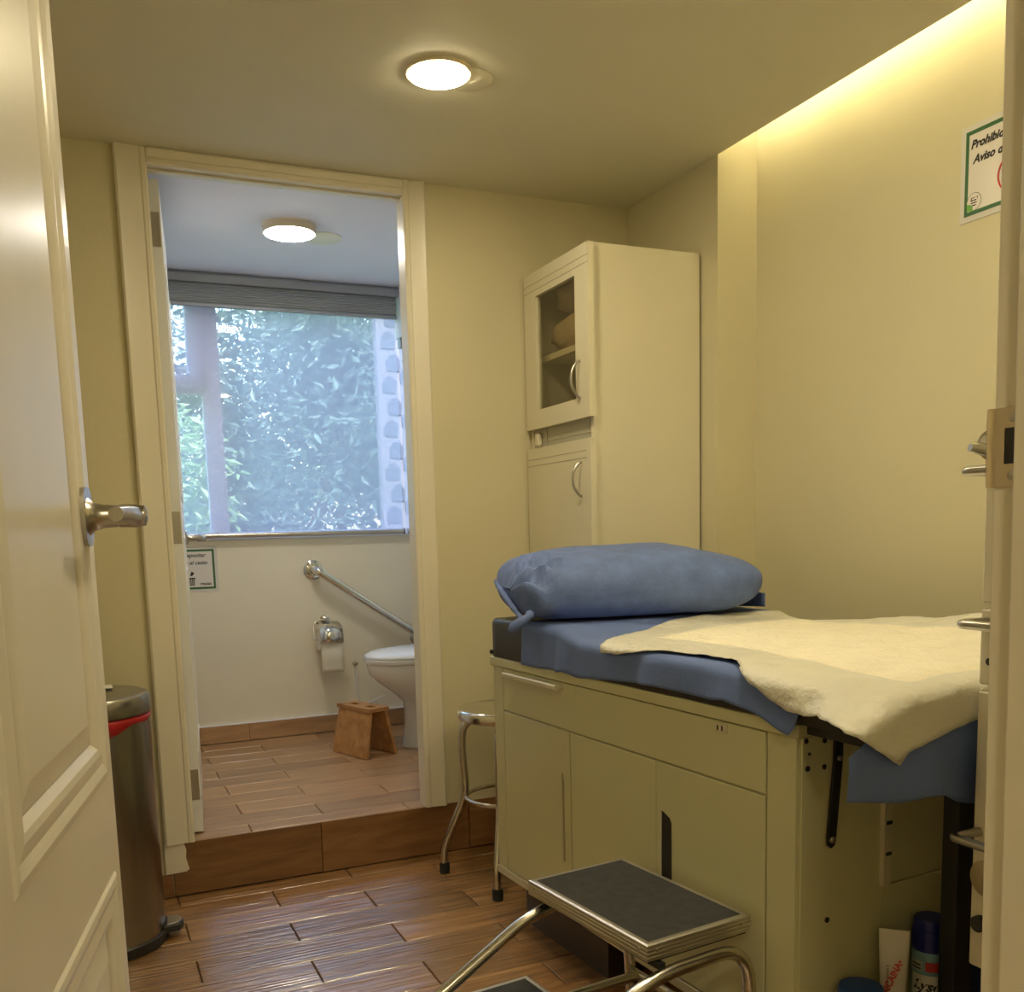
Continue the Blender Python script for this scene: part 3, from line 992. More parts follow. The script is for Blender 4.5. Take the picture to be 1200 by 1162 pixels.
bundle((0.690, -0.225, 1.715), 0.115, 0.170, 0.060, BUNDLE, 'tan wrapped linen bundle lying directly on the cabinet shelf', 1.3)
bundle((0.695, -0.235, 1.842), 0.115, 0.165, 0.056, BUNDLE2, 'mauve grey wrapped linen bundle resting on the tan bundle', 7.7)

# ================================================================== EXAM TABLE (own frame: a along the length toward the entrance, b depth, z up)
TX0, TY0, TTH = 0.0979, -0.6324, 0.06407
TRZ = TTH - PI / 2
TM = Matrix.Translation((TX0, TY0, 0)) @ Matrix.Rotation(TRZ, 4, 'Z')
et = thing('exam_table', 'cream enamelled steel exam table cabinet with drawer, doors and black foot supports', 'exam table', (TX0, TY0, 0), TRZ)
LT, DT = 1.203, 0.72
ZL = 0.7745


def tb(name, m, *boxes, parent=None, bevel=0.0, smooth=0):
    mb = MB()
    for b in boxes:
        mb.box(*b)
    return mb.build(name, m, parent or et, local=True, smooth=smooth, bevel=bevel)


tb('body', CREAM, (0.012, 1.195, 0.012, DT, 0.165, 0.748), bevel=0.002)
tb('top_slab', CREAM, (0.0, LT, 0.0, DT, 0.7485, ZL), bevel=0.004)
tb('bottom_rail', CREAML, (0.008, 1.197, 0.004, DT, 0.142, 0.1645), bevel=0.002)
tb('plinth', KICK, (0.075, 0.50, 0.06, DT - 0.06, 0.0, 0.1415), (0.50, 1.12, 0.20, DT - 0.06, 0.0, 0.1415), bevel=0.001)
tb('corner_post', CREAM, (0.013, 0.068, 0.006, 0.0118, 0.166, 0.7475), bevel=0.0015)
tb('corner_post', CREAM, (1.121, 1.194, 0.006, 0.0118, 0.166, 0.7475), bevel=0.0015)
dr = tb('drawer', CREAM, (0.071, 1.116, 0.0055, 0.0118, 0.629, 0.7465), bevel=0.002)
h = MB().prism([(0, 0), (-0.004, 0.002), (-0.022, 0.004), (-0.025, 0.001), (-0.025, -0.008), (-0.020, -0.011), (0, -0.006)], 0.285,
               Matrix(((0, 0, 1, 0.112), (1, 0, 0, 0.0052), (0, 1, 0, 0.738), (0, 0, 0, 1))))
h.build('drawer_pull', CREAML, dr, local=True, smooth=30)
lk = tb('lock_plate', CREAML, (0.974, 1.012, 0.0025, 0.0054, 0.724, 0.742), parent=dr, bevel=0.001)
tb('lock_slot', INK, (0.984, 0.988, 0.0018, 0.0026, 0.728, 0.738), (0.997, 1.001, 0.0018, 0.0026, 0.728, 0.738), parent=dr)
da = tb('door', CREAM, (0.071, 0.421, 0.0055, 0.0118, 0.168, 0.6255), bevel=0.002)
dbb = tb('door', CREAM, (0.4265, 0.779, 0.0055, 0.0118, 0.168, 0.6255), bevel=0.002)
dcc = tb('door', CREAM, (0.7805, 1.116, 0.0055, 0.0118, 0.168, 0.6255), bevel=0.002)


def finger_slot(a0, a1, z0, z1, mrim, mslot, par, top=0.0):
    MB().prism([(a0, z0), (a1, z0), (a1, z1 - 0.02 - top), (a1 - 0.006, z1 - 0.01 - top), (a0 + 0.003, z1)], 0.0012, Matrix(((1, 0, 0, 0), (0, 0, -1, 0.0053), (0, 1, 0, 0), (0, 0, 0, 1)))).build('finger_slot', mslot, par, local=True, smooth=0)
    MB().box(a0 - 0.007, a0, 0.0025, 0.0055, z0 - 0.004, z1).build('slot_rim', mrim, par, local=True, smooth=0, bevel=0.001)


finger_slot(0.385, 0.392, 0.285, 0.515, CREAM, CREAMD, da)
finger_slot(0.800, 0.834, 0.36, 0.521, CREAML, BLACKM, dcc)
# end face: plain sheet with bolts, bracket, recessed panel and strut
ef = tb('end_panel', CREAM, (1.1955, 1.2005, 0.014, 0.225, 0.168, 0.7475), (1.1955, 1.2005, 0.225, DT - 0.002, 0.168, 0.438), bevel=0.001)
tb('recessed_panel', CREAM, (1.190, 1.1965, 0.226, DT - 0.004, 0.440, 0.7475))
tb('slotted_bracket', CREAML, (1.1965, 1.2105, 0.212, 0.232, 0.440, 0.745), bevel=0.001)
for z in (0.56, 0.50):
    tb('bracket_slot', BLACKM, (1.2100, 1.2112, 0.217, 0.232, z, z + 0.007))
EX = Matrix(((0, 0, 1, 1.2003), (1, 0, 0, 0), (0, 1, 0, 0), (0, 0, 0, 1)))


def bolt(b, z, r=0.0045, m=BLACKM, a=1.2003, h=0.003, name='bolt', par=et):
    MB().lathe([(r, 0), (r, h * 0.6), (r * 0.6, h)], 12, Matrix(((0, 0, 1, a), (1, 0, 0, b), (0, 1, 0, z), (0, 0, 0, 1)))).build(name, m, par, local=True)


for b, z, r in ((0.022, 0.742, 0.005), (0.066, 0.738, 0.005), (0.026, 0.692, 0.0055), (0.066, 0.690, 0.005), (0.03, 0.718, 0.003), (0.079, 0.402, 0.0055)):
    bolt(b, z, r)
# struts of the foot extension
st = MB().prism([(0.071, 0.545), (0.079, 0.539), (0.088, 0.545), (0.0905, 0.56), (0.1035, 0.70), (0.105, 0.772), (0.086, 0.772), (0.083, 0.70), (0.070, 0.56)], 0.006,
                Matrix(((0, 0, 1, 1.2035), (1, 0, 0, 0), (0, 1, 0, 0), (0, 0, 0, 1)))).build('support_strut', BLACKM, et, local=True, smooth=0, bevel=0.001)
bolt(0.0795, 0.556, 0.0075, NICKEL, 1.2095, 0.005, 'strut_bolt', st)
bolt(0.094, 0.705, 0.006, NICKEL, 1.2095, 0.005, 'strut_bolt', st)
tb('foot_board', BLACKM, (1.2035, 1.395, 0.02, DT - 0.02, 0.755, 0.7745), bevel=0.002)
tb('foot_post', BLACKM, (1.296, 1.330, 0.262, 0.312, 0.022, 0.755), bevel=0.002)
tb('foot_post', BLACKM, (1.295, 1.330, 0.600, 0.640, 0.022, 0.755), bevel=0.002)
tb('foot_bar', BLACKM, (1.245, 1.335, 0.262, 0.650, 0.0, 0.022), bevel=0.002)
tb('stay_bar', BLACKM, (1.300, 1.325, 0.312, 0.600, 0.06, 0.085))
lowtray = tb('lower_tray', CREAM, (1.2008, 1.293, 0.06, DT - 0.01, 0.142, 0.150), bevel=0.001)


# ------------------------------------------------------------------ mattress with raised head end
def ztop(a):
    """height of the mattress top along its length"""
    if a < 0.36:
        return 0.883
    if a < 0.50:
        t = (a - 0.36) / 0.14
        t = t * t * (3 - 2 * t)
        return 0.883 + (0.857 - 0.883) * t
    return 0.857 - 0.006 * min(1.0, (a - 0.5) / 0.9)


MA, MW = 1.410, 0.70
mt = thing('mattress', 'black vinyl mattress with raised head end on the exam table', 'mattress', TM @ Vector((0.0, 0.0, ZL)), TRZ)
TBM = TM                                   # cloth is built in the same table frame, so remember its matrix


def tw(P):
    return [[TM @ Vector(p) for p in row] for row in P]


def mattress_mesh():
    vs, fs = [], []
    na, nb = 57, 15
    prof = []
    r = 0.016
    # cross-section (b, k) k=0 bottom .. 1 top, rounded top edges
    def section(a):
        zt = ztop(a)
        zb = ZL + 0.0008
        pts = [(0.002, zb), (0.0, zb + 0.004), (0.0, zt - r)]
        for k in range(1, 6):
            an = PI / 2 * k / 5
            pts.append((r - r * math.cos(an), zt - r + r * math.sin(an)))
        for k in range(1, nb):
            pts.append((r + (MW - 2 * r) * k / nb, zt))
        for k in range(0, 6):
            an = PI / 2 * k / 5
            pts.append((MW - r + r * math.sin(an), zt - r + r * math.cos(an)))
        pts += [(MW, zb + 0.004), (MW - 0.002, zb)]
        return pts
    secs = []
    for i in range(na):
        t = i / (na - 1)
        a = MA * t
        s = section(a)
        if i == 0 or i == na - 1:
            s = [(0.012 + (MW - 0.024) * (p[0] / MW), ZL + 0.0008 + (p[1] - ZL - 0.0008) * (0.985 if i else 0.97)) for p in s]
        aa = a + (0.006 if i == 0 else 0) - (0.006 if i == na - 1 else 0)
        secs.append([TM @ Vector((aa, p[0], p[1])) for p in s])
    # small lead-in sections for rounded ends
    n = len(secs[0])
    for s in secs:
        vs += s
    for i in range(na - 1):
        for k in range(n - 1):
            fs.append((i * n + k, i * n + k + 1, (i + 1) * n + k + 1, (i + 1) * n + k))
        fs.append((i * n + n - 1, i * n, (i + 1) * n, (i + 1) * n + n - 1))
    fs.append(tuple(range(n))[::-1])
    fs.append(tuple(range((na - 1) * n, na * n)))
    return MB().add(vs, fs)


mattress_mesh().build('mattress_body', BLACKV, mt, smooth=50)
MB().lathe([(0.006, 0), (0.007, 0.004), (0.003, 0.008)], 12, TM @ Matrix(((1, 0, 0, 0.022), (0, 0, -1, -0.0005), (0, 1, 0, 0.788), (0, 0, 0, 1)))).build('mattress_stud', BLACKP, mt)


def nz(x, y, z, s):
    return noise.noise(Vector((x * s, y * s, z * s)))


def drape(a, b, off, rr=0.02, aend=MA, bf=0.0, both=0.25):
    """unrolled cloth coordinates -> table frame; falls over the front side (b<0) and the foot end (a>aend)"""
    r = rr

    def fall(s):                      # s: distance past the start of the rounded edge
        if s <= 0:
            return s, 0.0
        if s < r * PI / 2:
            return r * math.sin(s / r), r * (1 - math.cos(s / r))
        return r, r + s - r * PI / 2
    hb, db_ = fall((bf + r) - b)
    ha, da_ = fall(a - (aend - r))
    bb = (bf + r) - hb
    aa = (aend - r) + ha
    drop = max(da_, db_) + both * min(da_, db_)
    aq = min(aa, MA)
    return aa + (off if ha > 0.7 * r else 0), bb - (off if hb > 0.7 * r else 0), ztop(aq) + off - drop


# ------------------------------------------------------------------ blue disposable sheet
def overhang(a):
    """how far the sheet hangs down the front at position a (measured along the cloth past b=0)"""
    K = [(0.20, 0.105), (0.30, 0.104), (0.40, 0.098), (0.42, 0.088), (0.60, 0.070), (0.74, 0.060), (0.76, 0.060), (0.98, 0.060), (1.02, 0.054), (1.10, 0.066), (1.195, 0.090), (1.205, 0.088), (1.222, 0.02), (1.42, 0.02)]
    for (p, q) in zip(K, K[1:]):
        if a <= q[0]:
            t = (a - p[0]) / (q[0] - p[0])
            return p[1] + (q[1] - p[1]) * t
    return K[-1][1]


P = []
na, nb, nf = 122, 22, 14
for i in range(na + 1):
    a = 0.205 + (1.405 - 0.205) * i / na
    oh = overhang(a)
    row = []
    bk = 0.69
    for j in range(nb + 1):
        b = bk + (0.03 - bk) * j / nb
        x, y, z = drape(a, b, 0.0022)
        z += 0.003 * max(0, nz(a, b, 0, 9)) + 0.0018 * max(0, nz(a, b, 3, 25))
        row.append((x, y, z))
    for j in range(1, nf + 1):
        b = 0.03 - (oh + 0.03) * j / nf
        x, y, z = drape(a, b, 0.0025)
        w = max(0.0, (0.0 - b) / 0.1)
        lift = 0.018 * math.exp(-((a - 1.03) / 0.05) ** 2) + 0.016 * math.exp(-((a - 0.76) / 0.02) ** 2) + 0.012 * math.exp(-((a - 0.41) / 0.02) ** 2) + 0.012 * (1 if a > 1.06 else 0) * math.exp(-((a - 1.18) / 0.06) ** 2)
        y -= w * (lift + 0.006 + 0.004 * nz(a, b, 1, 14))
        if z < 0.778 and y > -0.006:
            z = max(z, 0.7765)
        row.append((x, y, z))
    P.append(row)
bs = MB().grid(tw(P))
# end of the sheet falling at the foot, wider than the mattress on the front side
P = []
for i in range(37):
    b = -0.100 + (0.685 + 0.100) * i / 36
    zt = ztop(1.4) - 0.018 - (0.062 * ((0.02 - b) / 0.12) if b < 0.02 else 0)
    zb = 0.700 - 0.16 * max(0, b + 0.1) + 0.02 * math.exp(-((b - 0.08) / 0.05) ** 2)
    row = []
    for j in range(13):
        t = j / 12
        crease = 0.016 * math.exp(-((b - 0.075) / 0.018) ** 2) * t + 0.010 * math.sin(b * 22) * t
        row.append((1.4125 + 0.004 * t + crease * t, b, zt + (zb - zt) * t))
    P.append(row)
bs.grid(tw(P))
o = bs.build('blue_sheet', BLUE, smooth=50, thick=0.0008, loc=TM @ Vector((0.7, 0.3, 0.85)))
tag(o, 'blue disposable sheet draped over the exam table mattress', 'sheet')

# ------------------------------------------------------------------ white absorbent underpad
C_, D_ = (1.425, 0.690), (0.420, 0.690)
FRONT = [(0.0, 0.600, -0.015), (0.15, 0.74, 0.004), (0.30, 0.90, 0.036), (0.38, 0.985, 0.034), (0.52, 1.10, -0.012), (0.66, 1.215, -0.052), (0.80, 1.32, -0.072), (0.91, 1.405, -0.088), (1.0, 1.505, 0.0)]


def pad_uv(s, t):
    for p, q in zip(FRONT, FRONT[1:]):
        if s <= q[0]:
            k = (s - p[0]) / (q[0] - p[0])
            fa, fb = p[1] + (q[1] - p[1]) * k, p[2] + (q[2] - p[2]) * k
            break
    ba, bb_ = D_[0] + (C_[0] - D_[0]) * s, D_[1] + (C_[1] - D_[1]) * s
    a = fa + (ba - fa) * (t if s < 0.85 else t ** (1 - 0.45 * (s - 0.85) / 0.15))
    b = fb + (bb_ - fb) * t
    a -= 0.085 * 4 * t * (1 - t) * (1 - s) ** 2
    a += 0.012 * nz(t, 0, 5, 5) * (1 - s)
    b += 0.010 * nz(s, 0, 2, 6) * (1 - t)
    return a, b


def sstep(t):
    t = max(0.0, min(1.0, t))
    return t * t * (3 - 2 * t)


def pad_pt(s, t, off):
    a, b = pad_uv(s, t)
    x, y, z = drape(a, b, off, rr=0.021, both=1.0)
    bor = 1.0 if t < 0.2 or s > 0.9 else 0.5
    z += 0.0045 * max(0, nz(a, b, 0, 11)) + bor * (0.0035 * max(-0.3, nz(a, b, 4, 28)) + 0.0012 * nz(a, b, 8, 60))
    # soft rumpled ridges
    z += 0.010 * max(0, nz(a, b * 0.6, 9, 5)) * min(1, t * 4)
    # back edge pushed up toward the wall
    z += 0.055 * max(0, (t - 0.72) / 0.28) ** 1.5 * min(1.0, max(0, (s - 0.12) / 0.5)) * (0.8 + 0.4 * nz(s, 1, 1, 6))
    z += 0.0035
    if b < 0.034:
        w = min(1.0, (0.034 - b) / 0.05)
        y -= w * (0.006 + 0.004 * max(0, nz(a, b, 2, 18)) + 0.020 * sstep((a - 0.98) / 0.20) * max(0, min(1, (1.30 - a) / 0.08)))
        if b < 0 and a > 1.18:                # over the foot corner the film flares outward
            k = sstep((a - 1.18) / 0.2)
            y += k * (b * 1.0)
            z += k * (-b * 0.55)
    if a > MA - 0.01:
        x += 0.010 * min(1.0, (a - MA + 0.01) / 0.02)
        if z < 0.80 and a < 1.0:
            z = max(z, 0.79)
    return (x, y, z)


ns, nt_ = 110, 84
P = [[pad_pt(i / ns, j / nt_, 0.0062) for j in range(nt_ + 1)] for i in range(ns + 1)]
pd = thing('underpad', 'white rumpled absorbent underpad lying over the blue sheet with one hanging corner', 'underpad', TM @ Vector((1.0, 0.3, 0.858)), TRZ)
MB().grid(tw(P)).build('pad_film', PADB, pd, smooth=60, thick=0.001)
P = []
for i in range(91):
    row = []
    for j in range(71):
        u, v = i / 90, j / 70
        s = 0.10 + 0.80 * u
        t = 0.20 + 0.70 * v
        e = min(u, 1 - u, v * 0.8, (1 - v) * 0.8) / 0.045
        e = max(0.0, min(1.0, e))
        p = list(pad_pt(s, t, 0.0062 + 0.0045 * e + 0.0012))
        q = 0.0022 * e * (abs(nz(p[0], p[1], 1, 38)) + 0.5 * abs(nz(p[0], p[1], 2, 80)))
        p[2] += q
        row.append(p)
    P.append(row)
MB().grid(tw(P)).build('absorbent_core', PADC, pd, smooth=60)


# ------------------------------------------------------------------ pillow in a blue case
def pillow():
    L, W, T = 0.70, 0.42, 0.185
    ctr = Vector((0.205, 0.335, 0.0))
    az = math.radians(14.0)
    ub = Vector((math.sin(az), math.cos(az), 0))       # long axis
    va = Vector((math.cos(az), -math.sin(az), 0))       # short axis toward the foot
    base = 0.886
    NU, NV = 64, 44
    knot = Vector((-0.335, 0.10))
    P = []
    for i in range(NU + 1):
        u = -1 + 2 * i / NU
        row = []
        for j in range(NV + 1):
            th = 2 * PI * j / NV
            c, s = math.cos(th), math.sin(th)
            e = (1 - abs(u) ** 5.0) ** 0.42 if abs(u) < 1 else 0.0
            if u < 0:
                e = (1 - abs(u) ** 7) ** 0.35 if abs(u) < 1 else 0.0
            v = math.copysign(abs(c) ** 0.62, c) * (0.30 + 0.70 * min(1, e * 1.05) if abs(u) < 1 else 0.30)
            w = math.copysign(abs(s) ** 0.85, s)
            h = T / 2 * e * (0.93 + 0.12 * math.exp(-((u - 0.1) / 0.5) ** 2))
            if s > 0:
                q = max(0.0, min(1.0, (u - 0.30) / 0.70))
                h *= 1 - 0.34 * q * q * (3 - 2 * q)
            x = u * L / 2
            y = v * W / 2
            z = w * h
            # gathered left end: wrinkles run out from the knot
            dx, dy = x - knot.x, y - knot.y
            rad = math.hypot(dx, dy)
            angw = math.atan2(dy, dx + 0.02)
            fall = math.exp(-((rad - 0.05) / 0.085) ** 2) * (1 if s > -0.3 else 0.3)
            z += 0.017 * fall * math.sin(angw * 11 + 3 * nz(x, y, 1, 8)) * (0.4 + e)
            z += 0.006 * nz(x, y, z, 7) * e + 0.002 * nz(x, y, z, 30) * e
            tilt = -0.018 * v
            zz = base + T / 2 + z + tilt + 0.010 * u
            p = ctr + ub * x + va * y
            gr = ztop(p.x) + 0.0045
            if zz < gr + 0.012:
                zz = gr + 0.012 * (1 / (1 + max(0, gr + 0.012 - zz) * 60))
            row.append(TM @ Vector((p.x, p.y, zz)))
        P.append(row)
    return MB().grid(P), ctr, ub, va, L, W, base, T


pm, pc, ub, va, PL_, PW_, pbase, PT_ = pillow()
pil = thing('pillow', 'puffy pillow in a blue nonwoven case on the head of the exam table', 'pillow', TM @ Vector((pc.x, pc.y, 0.886)), TRZ)
pm.build('pillow_case', BLUEP, pil, smooth=70)
# gathered seam lip along the left end, knot and end flap
lp = []
for k in range(15):
    t = -1 + 2 * k / 14
    q = pc + ub * (-PL_ / 2 - 0.004 + 0.012 * (t * t)) + va * (t * 0.155)
    lp.append(TM @ Vector((q.x, q.y, pbase + 0.066 - 0.046 * t - 0.014 * t * t)))
MB().tube(lp, 0.007, 8, rs=[0.004 + 0.004 * math.sin(PI * k / 14) + 0.002 * (k % 2) for k in range(15)]).build('gathered_hem', BLUEP, pil, smooth=60)
kq = pc + ub * (-PL_ / 2 + 0.028) + va * 0.178
kz = pbase + 0.018
MB().tube(bez([TM @ Vector((kq.x - 0.004, kq.y - 0.004, kz + 0.012)), TM @ Vector((kq.x + 0.006, kq.y - 0.022, kz)), TM @ Vector((kq.x - 0.004, kq.y - 0.048, kz - 0.018)), TM @ Vector((kq.x - 0.020, kq.y - 0.056, kz - 0.032))], 5), 0.012, 8,
          rs=[0.006, 0.010, 0.012, 0.011, 0.009, 0.009, 0.010, 0.012, 0.013, 0.013, 0.013, 0.013, 0.013, 0.012, 0.010, 0.005]).build('drawstring_knot', BLUEP, pil, smooth=60)
fq = pc + ub * (PL_ / 2 - 0.03) + va * 0.14
fl = []
for i in range(7):
    t = i / 6
    row = []
    for j in range(5):
        s = j / 4
        q = fq + va * (-0.16 * s) + ub * (0.022 + 0.010 * t * s + 0.006 * math.sin(s * 5))
        row.append(TM @ Vector((q.x, q.y, pbase + 0.050 - 0.046 * t * (0.8 + 0.2 * s))))
    fl.append(row)
MB().grid(fl).build('case_flap', BLUEP, pil, smooth=60, thick=0.0015)

# ================================================================== STEP STOOL with rubber treads
ss = thing('step_stool', 'two-tier chrome step stool with grey rubber treads before the exam table', 'step stool', (-0.13, -1.57, 0))
SA = (-0.137, -1.380)
suz = Vector((0.045, -0.386, 0)).normalized()       # along the platform
SRZ = math.atan2(suz.y, suz.x)
SM = Matrix.Translation((SA[0], SA[1], 0)) @ Matrix.Rotation(SRZ, 4, 'Z')     # local x: toward the entrance, y: toward the exam table


def step_platform(x0, x1, y0, y1, zt, name):
    r = MB()
    hgt = 0.030
    # four ribbed aluminium edge strips
    prof = [(0, 0), (0.0025, 0.0), (0.0025, -0.004), (0.004, -0.005), (0.0025, -0.009), (0.004, -0.012), (0.0025, -0.016), (0.004, -0.019), (0.0025, -0.023), (0.003, -hgt), (0, -hgt)]
    out = [(x0, y0), (x1, y0), (x1, y1), (x0, y1)]
    rings = []
    path = [(-0.010, 0.0006), (-0.002, 0.001), (0.0022, -0.001), (0.0026, -0.005), (0.0014, -0.007), (0.0026, -0.009), (0.0026, -0.012), (0.0014, -0.014), (0.0026, -0.016), (0.0026, -0.020), (0.0014, -0.022), (0.0024, -0.024), (0.0024, -hgt), (-0.004, -hgt)]
    for (o_, z_) in path:
        rings.append([SM @ Vector((x0 - o_, y0 - o_, zt + z_)), SM @ Vector((x1 + o_, y0 - o_, zt + z_)), SM @ Vector((x1 + o_, y1 + o_, zt + z_)), SM @ Vector((x0 - o_, y1 + o_, zt + z_))])
    vs = [p for q in rings for p in q]
    fs = []
    for i in range(len(rings) - 1):
        for k in range(4):
            fs.append((i * 4 + k, i * 4 + (k + 1) % 4, (i + 1) * 4 + (k + 1) % 4, (i + 1) * 4 + k))
    rim = MB().add(vs, fs).build('edge_strip', ALU, ss, smooth=0)
    MB().box(x0 + 0.003, x1 - 0.003, y0 + 0.003, y1 - 0.003, zt - 0.008, zt, SM).build('tread', TREAD, ss, smooth=0)
    MB().box(x0 + 0.004, x1 - 0.004, y0 + 0.004, y1 - 0.004, zt - 0.036, zt - 0.009, SM).build('deck', BLACKP, ss, smooth=0)
    for (x, y, nx, ny) in ((x0 + 0.02, y0 - 0.0026, 0, -1), (x1 - 0.02, y0 - 0.0026, 0, -1), (x1 + 0.0026, y0 + 0.02, 1, 0), (x1 + 0.0026, y1 - 0.02, 1, 0)):
        MB().lathe([(0.0032, 0), (0.0028, 0.0012), (0.001, 0.0016)], 10, SM @ frameM((x, y, zt - 0.012), (0, 0, 1), (ny, -nx, 0)) @ Matrix.Rotation(0 if True else 0, 4, 'X')).build('rivet', NICKEL, ss)


step_platform(0.0, 0.388, 0.0, 0.240, 0.400, 'upper')
step_platform(0.010, 0.378, -0.275, -0.020, 0.200, 'lower')
rt = 0.0125
for xs, sgn in ((0.028, 0), (0.400, 1)):
    # side frame: front foot - rises past the lower step - along under the upper platform - rear leg
    xo = xs
    zt = 0.350
    pts = [(xo, -0.335, 0.006), (xo, -0.335, 0.165), (xo, -0.005, zt - 0.004), (xo, 0.225, zt), (xo, 0.247, 0.006)]
    pp = fillet([SM @ Vector(p) for p in pts], 0.075, 8)
    MB().tube(pp, rt, 12).build('side_frame', TUBE, ss)
    for (y) in (-0.335, 0.247):
        MB().lathe([(0.018, 0), (0.018, 0.022), (0.0145, 0.028)], 14, SM @ Matrix.Translation((xo, y, 0.0))).build('rubber_foot', RUBBER, ss)
    MB().box(xo - 0.02 if not sgn else xo - 0.03, xo + 0.012 if not sgn else xo, 0.015, 0.03, zt + 0.006, 0.366, SM).build('mount_block', BLACKP, ss, smooth=0)
# U-shaped loop that carries the lower step and runs to the rear legs
loop = fillet([SM @ Vector(p) for p in ((0.055, 0.238, 0.150), (0.055, -0.275, 0.155), (0.335, -0.275, 0.155), (0.335, 0.238, 0.150))], 0.05, 7)
MB().tube(loop, 0.011, 12).build('step_loop', TUBE, ss)
MB().tube([SM @ Vector((0.028, 0.240, 0.150)), SM @ Vector((0.400, 0.240, 0.150))], 0.010, 12).build('cross_bar', TUBE, ss)
MB().tube([SM @ Vector((0.028, -0.325, 0.155)), SM @ Vector((0.400, -0.325, 0.155))], 0.010, 12).build('cross_bar', TUBE, ss)

# ================================================================== ROUND STOOL
rs_ = thing('round_stool', 'round chrome stool with bent legs and foot ring behind the exam table', 'stool', (0.277, -0.324, 0))
sx, sy = 0.277, -0.324
T0 = Matrix.Translation((sx, sy, 0))
MB().lathe([(0.10, 0.528), (0.150, 0.528), (0.154, 0.531), (0.156, 0.540), (0.155, 0.556), (0.150, 0.562), (0.140, 0.564), (0.02, 0.562)], 40, T0).build('seat', CHROME, rs_, smooth=40)
for k in range(4):
    an = math.atan2(-0.201 - sy, 0.093 - sx) + k * PI / 2
    c, s = math.cos(an), math.sin(an)
    pts = [(0.085, 0.522), (0.118, 0.515), (0.142, 0.485), (0.146, 0.42), (0.140, 0.30), (0.150, 0.25), (0.200, 0.135), (0.219, 0.085), (0.220, 0.012)]
    leg = MB().tube(bez([(sx + r * c, sy + r * s, z) for r, z in pts], 5), 0.0125, 12).build('leg', TUBE, rs_)
    MB().lathe([(0.017, 0), (0.0175, 0.028), (0.0155, 0.036)], 14, Matrix.Translation((sx + 0.22 * c, sy + 0.22 * s, 0))).build('rubber_foot', RUBBER, leg)
MB().tube([(sx + 0.135 * math.cos(2 * PI * k / 40), sy + 0.135 * math.sin(2 * PI * k / 40), 0.270) for k in range(40)], 0.007, 10, closed=True).build('foot_ring', TUBE, rs_)

# ================================================================== PEDAL BIN
bx, by = -0.948, -0.292
tbn = thing('pedal_bin', 'tall steel pedal bin with a red bag rim between the open door and casing', 'bin', (bx, by, 0))
T0 = Matrix.Translation((bx, by, 0))
MB().lathe([(0.150, 0.001), (0.161, 0.003), (0.162, 0.030), (0.158, 0.034)], 48, T0).build('base_ring', BLACKP, tbn)
MB().lathe([(0.156, 0.034), (0.157, 0.60), (0.157, 0.652), (0.150, 0.654)], 56, T0).build('body', BIN, tbn)
# red bag sticking out under the lid, lower toward the room
vs, fs = [], []
n = 60
for k in range(n):
    an = 2 * PI * k / n
    low = 0.012 + 0.042 * max(0, math.cos(an + PI * 0.68)) ** 1.4 + 0.004 * math.sin(an * 9)
    for (rr, z) in ((0.1535, 0.657), (0.1595 + 0.0015 * math.sin(an * 13), 0.650), (0.1585, 0.653 - low)):
        vs.append(T0 @ Vector((rr * math.cos(an), rr * math.sin(an), z)))
for k in range(n):
    k2 = (k + 1) % n
    for q in range(2):
        fs.append((k * 3 + q, k * 3 + q + 1, k2 * 3 + q + 1, k2 * 3 + q))
MB().add(vs, fs).build('bag_rim', BAGRED, tbn, smooth=60, thick=0.0008)
MB().lathe([(0.150, 0.658), (0.1595, 0.659), (0.1605, 0.664), (0.1605, 0.700), (0.156, 0.709), (0.140, 0.715), (0.05, 0.722), (0.01, 0.7225)], 56, T0).build('lid', BIN, tbn, smooth=35)
pdm = frameM((bx, by, 0), (0.995, -0.1, 0), (0.1, 0.995, 0))
MB().prism([(0.150, -0.045), (0.192, -0.034), (0.204, -0.010), (0.204, 0.010), (0.192, 0.034), (0.150, 0.045)], 0.022, pdm @ Matrix.Translation((0, 0, 0.020))).build('pedal', BLACKP, tbn, smooth=0, bevel=0.004)
MB().prism([(0.160, -0.037), (0.188, -0.029), (0.199, -0.009), (0.199, 0.009), (0.188, 0.029), (0.160, 0.037)], 0.004, pdm @ Matrix.Translation((0, 0, 0.042))).build('pedal_plate', STEEL, tbn, smooth=0, bevel=0.001)
P = []
for i in range(13):
    row = []
    for j in range(9):
        x, y = -0.05 + 0.11 * i / 12, -0.04 + 0.08 * j / 8
        d = math.hypot(x, y)
        row.append(Vector((bx + 0.005 + x, by + 0.02 + y, 0.7245 + 0.010 * max(0, 1 - d / 0.06) + 0.003 * nz(x, y, 1, 40))))
    P.append(row)
o = MB().grid(P).build('tissue', mat('crumpled_tissue', (0.8, 0.78, 0.7), 0.8, bump=0.3, bscale=90), smooth=60, thick=0.0012, loc=(bx, by + 0.02, 0.7245))
tag(o, 'small crumpled white wrapper lying on the bin lid', 'wrapper')

# ================================================================== THINGS UNDER THE FOOT OF THE TABLE
def tpt(a, b, z):
    return TM @ Vector((a, b, z))


ZT = 0.1505
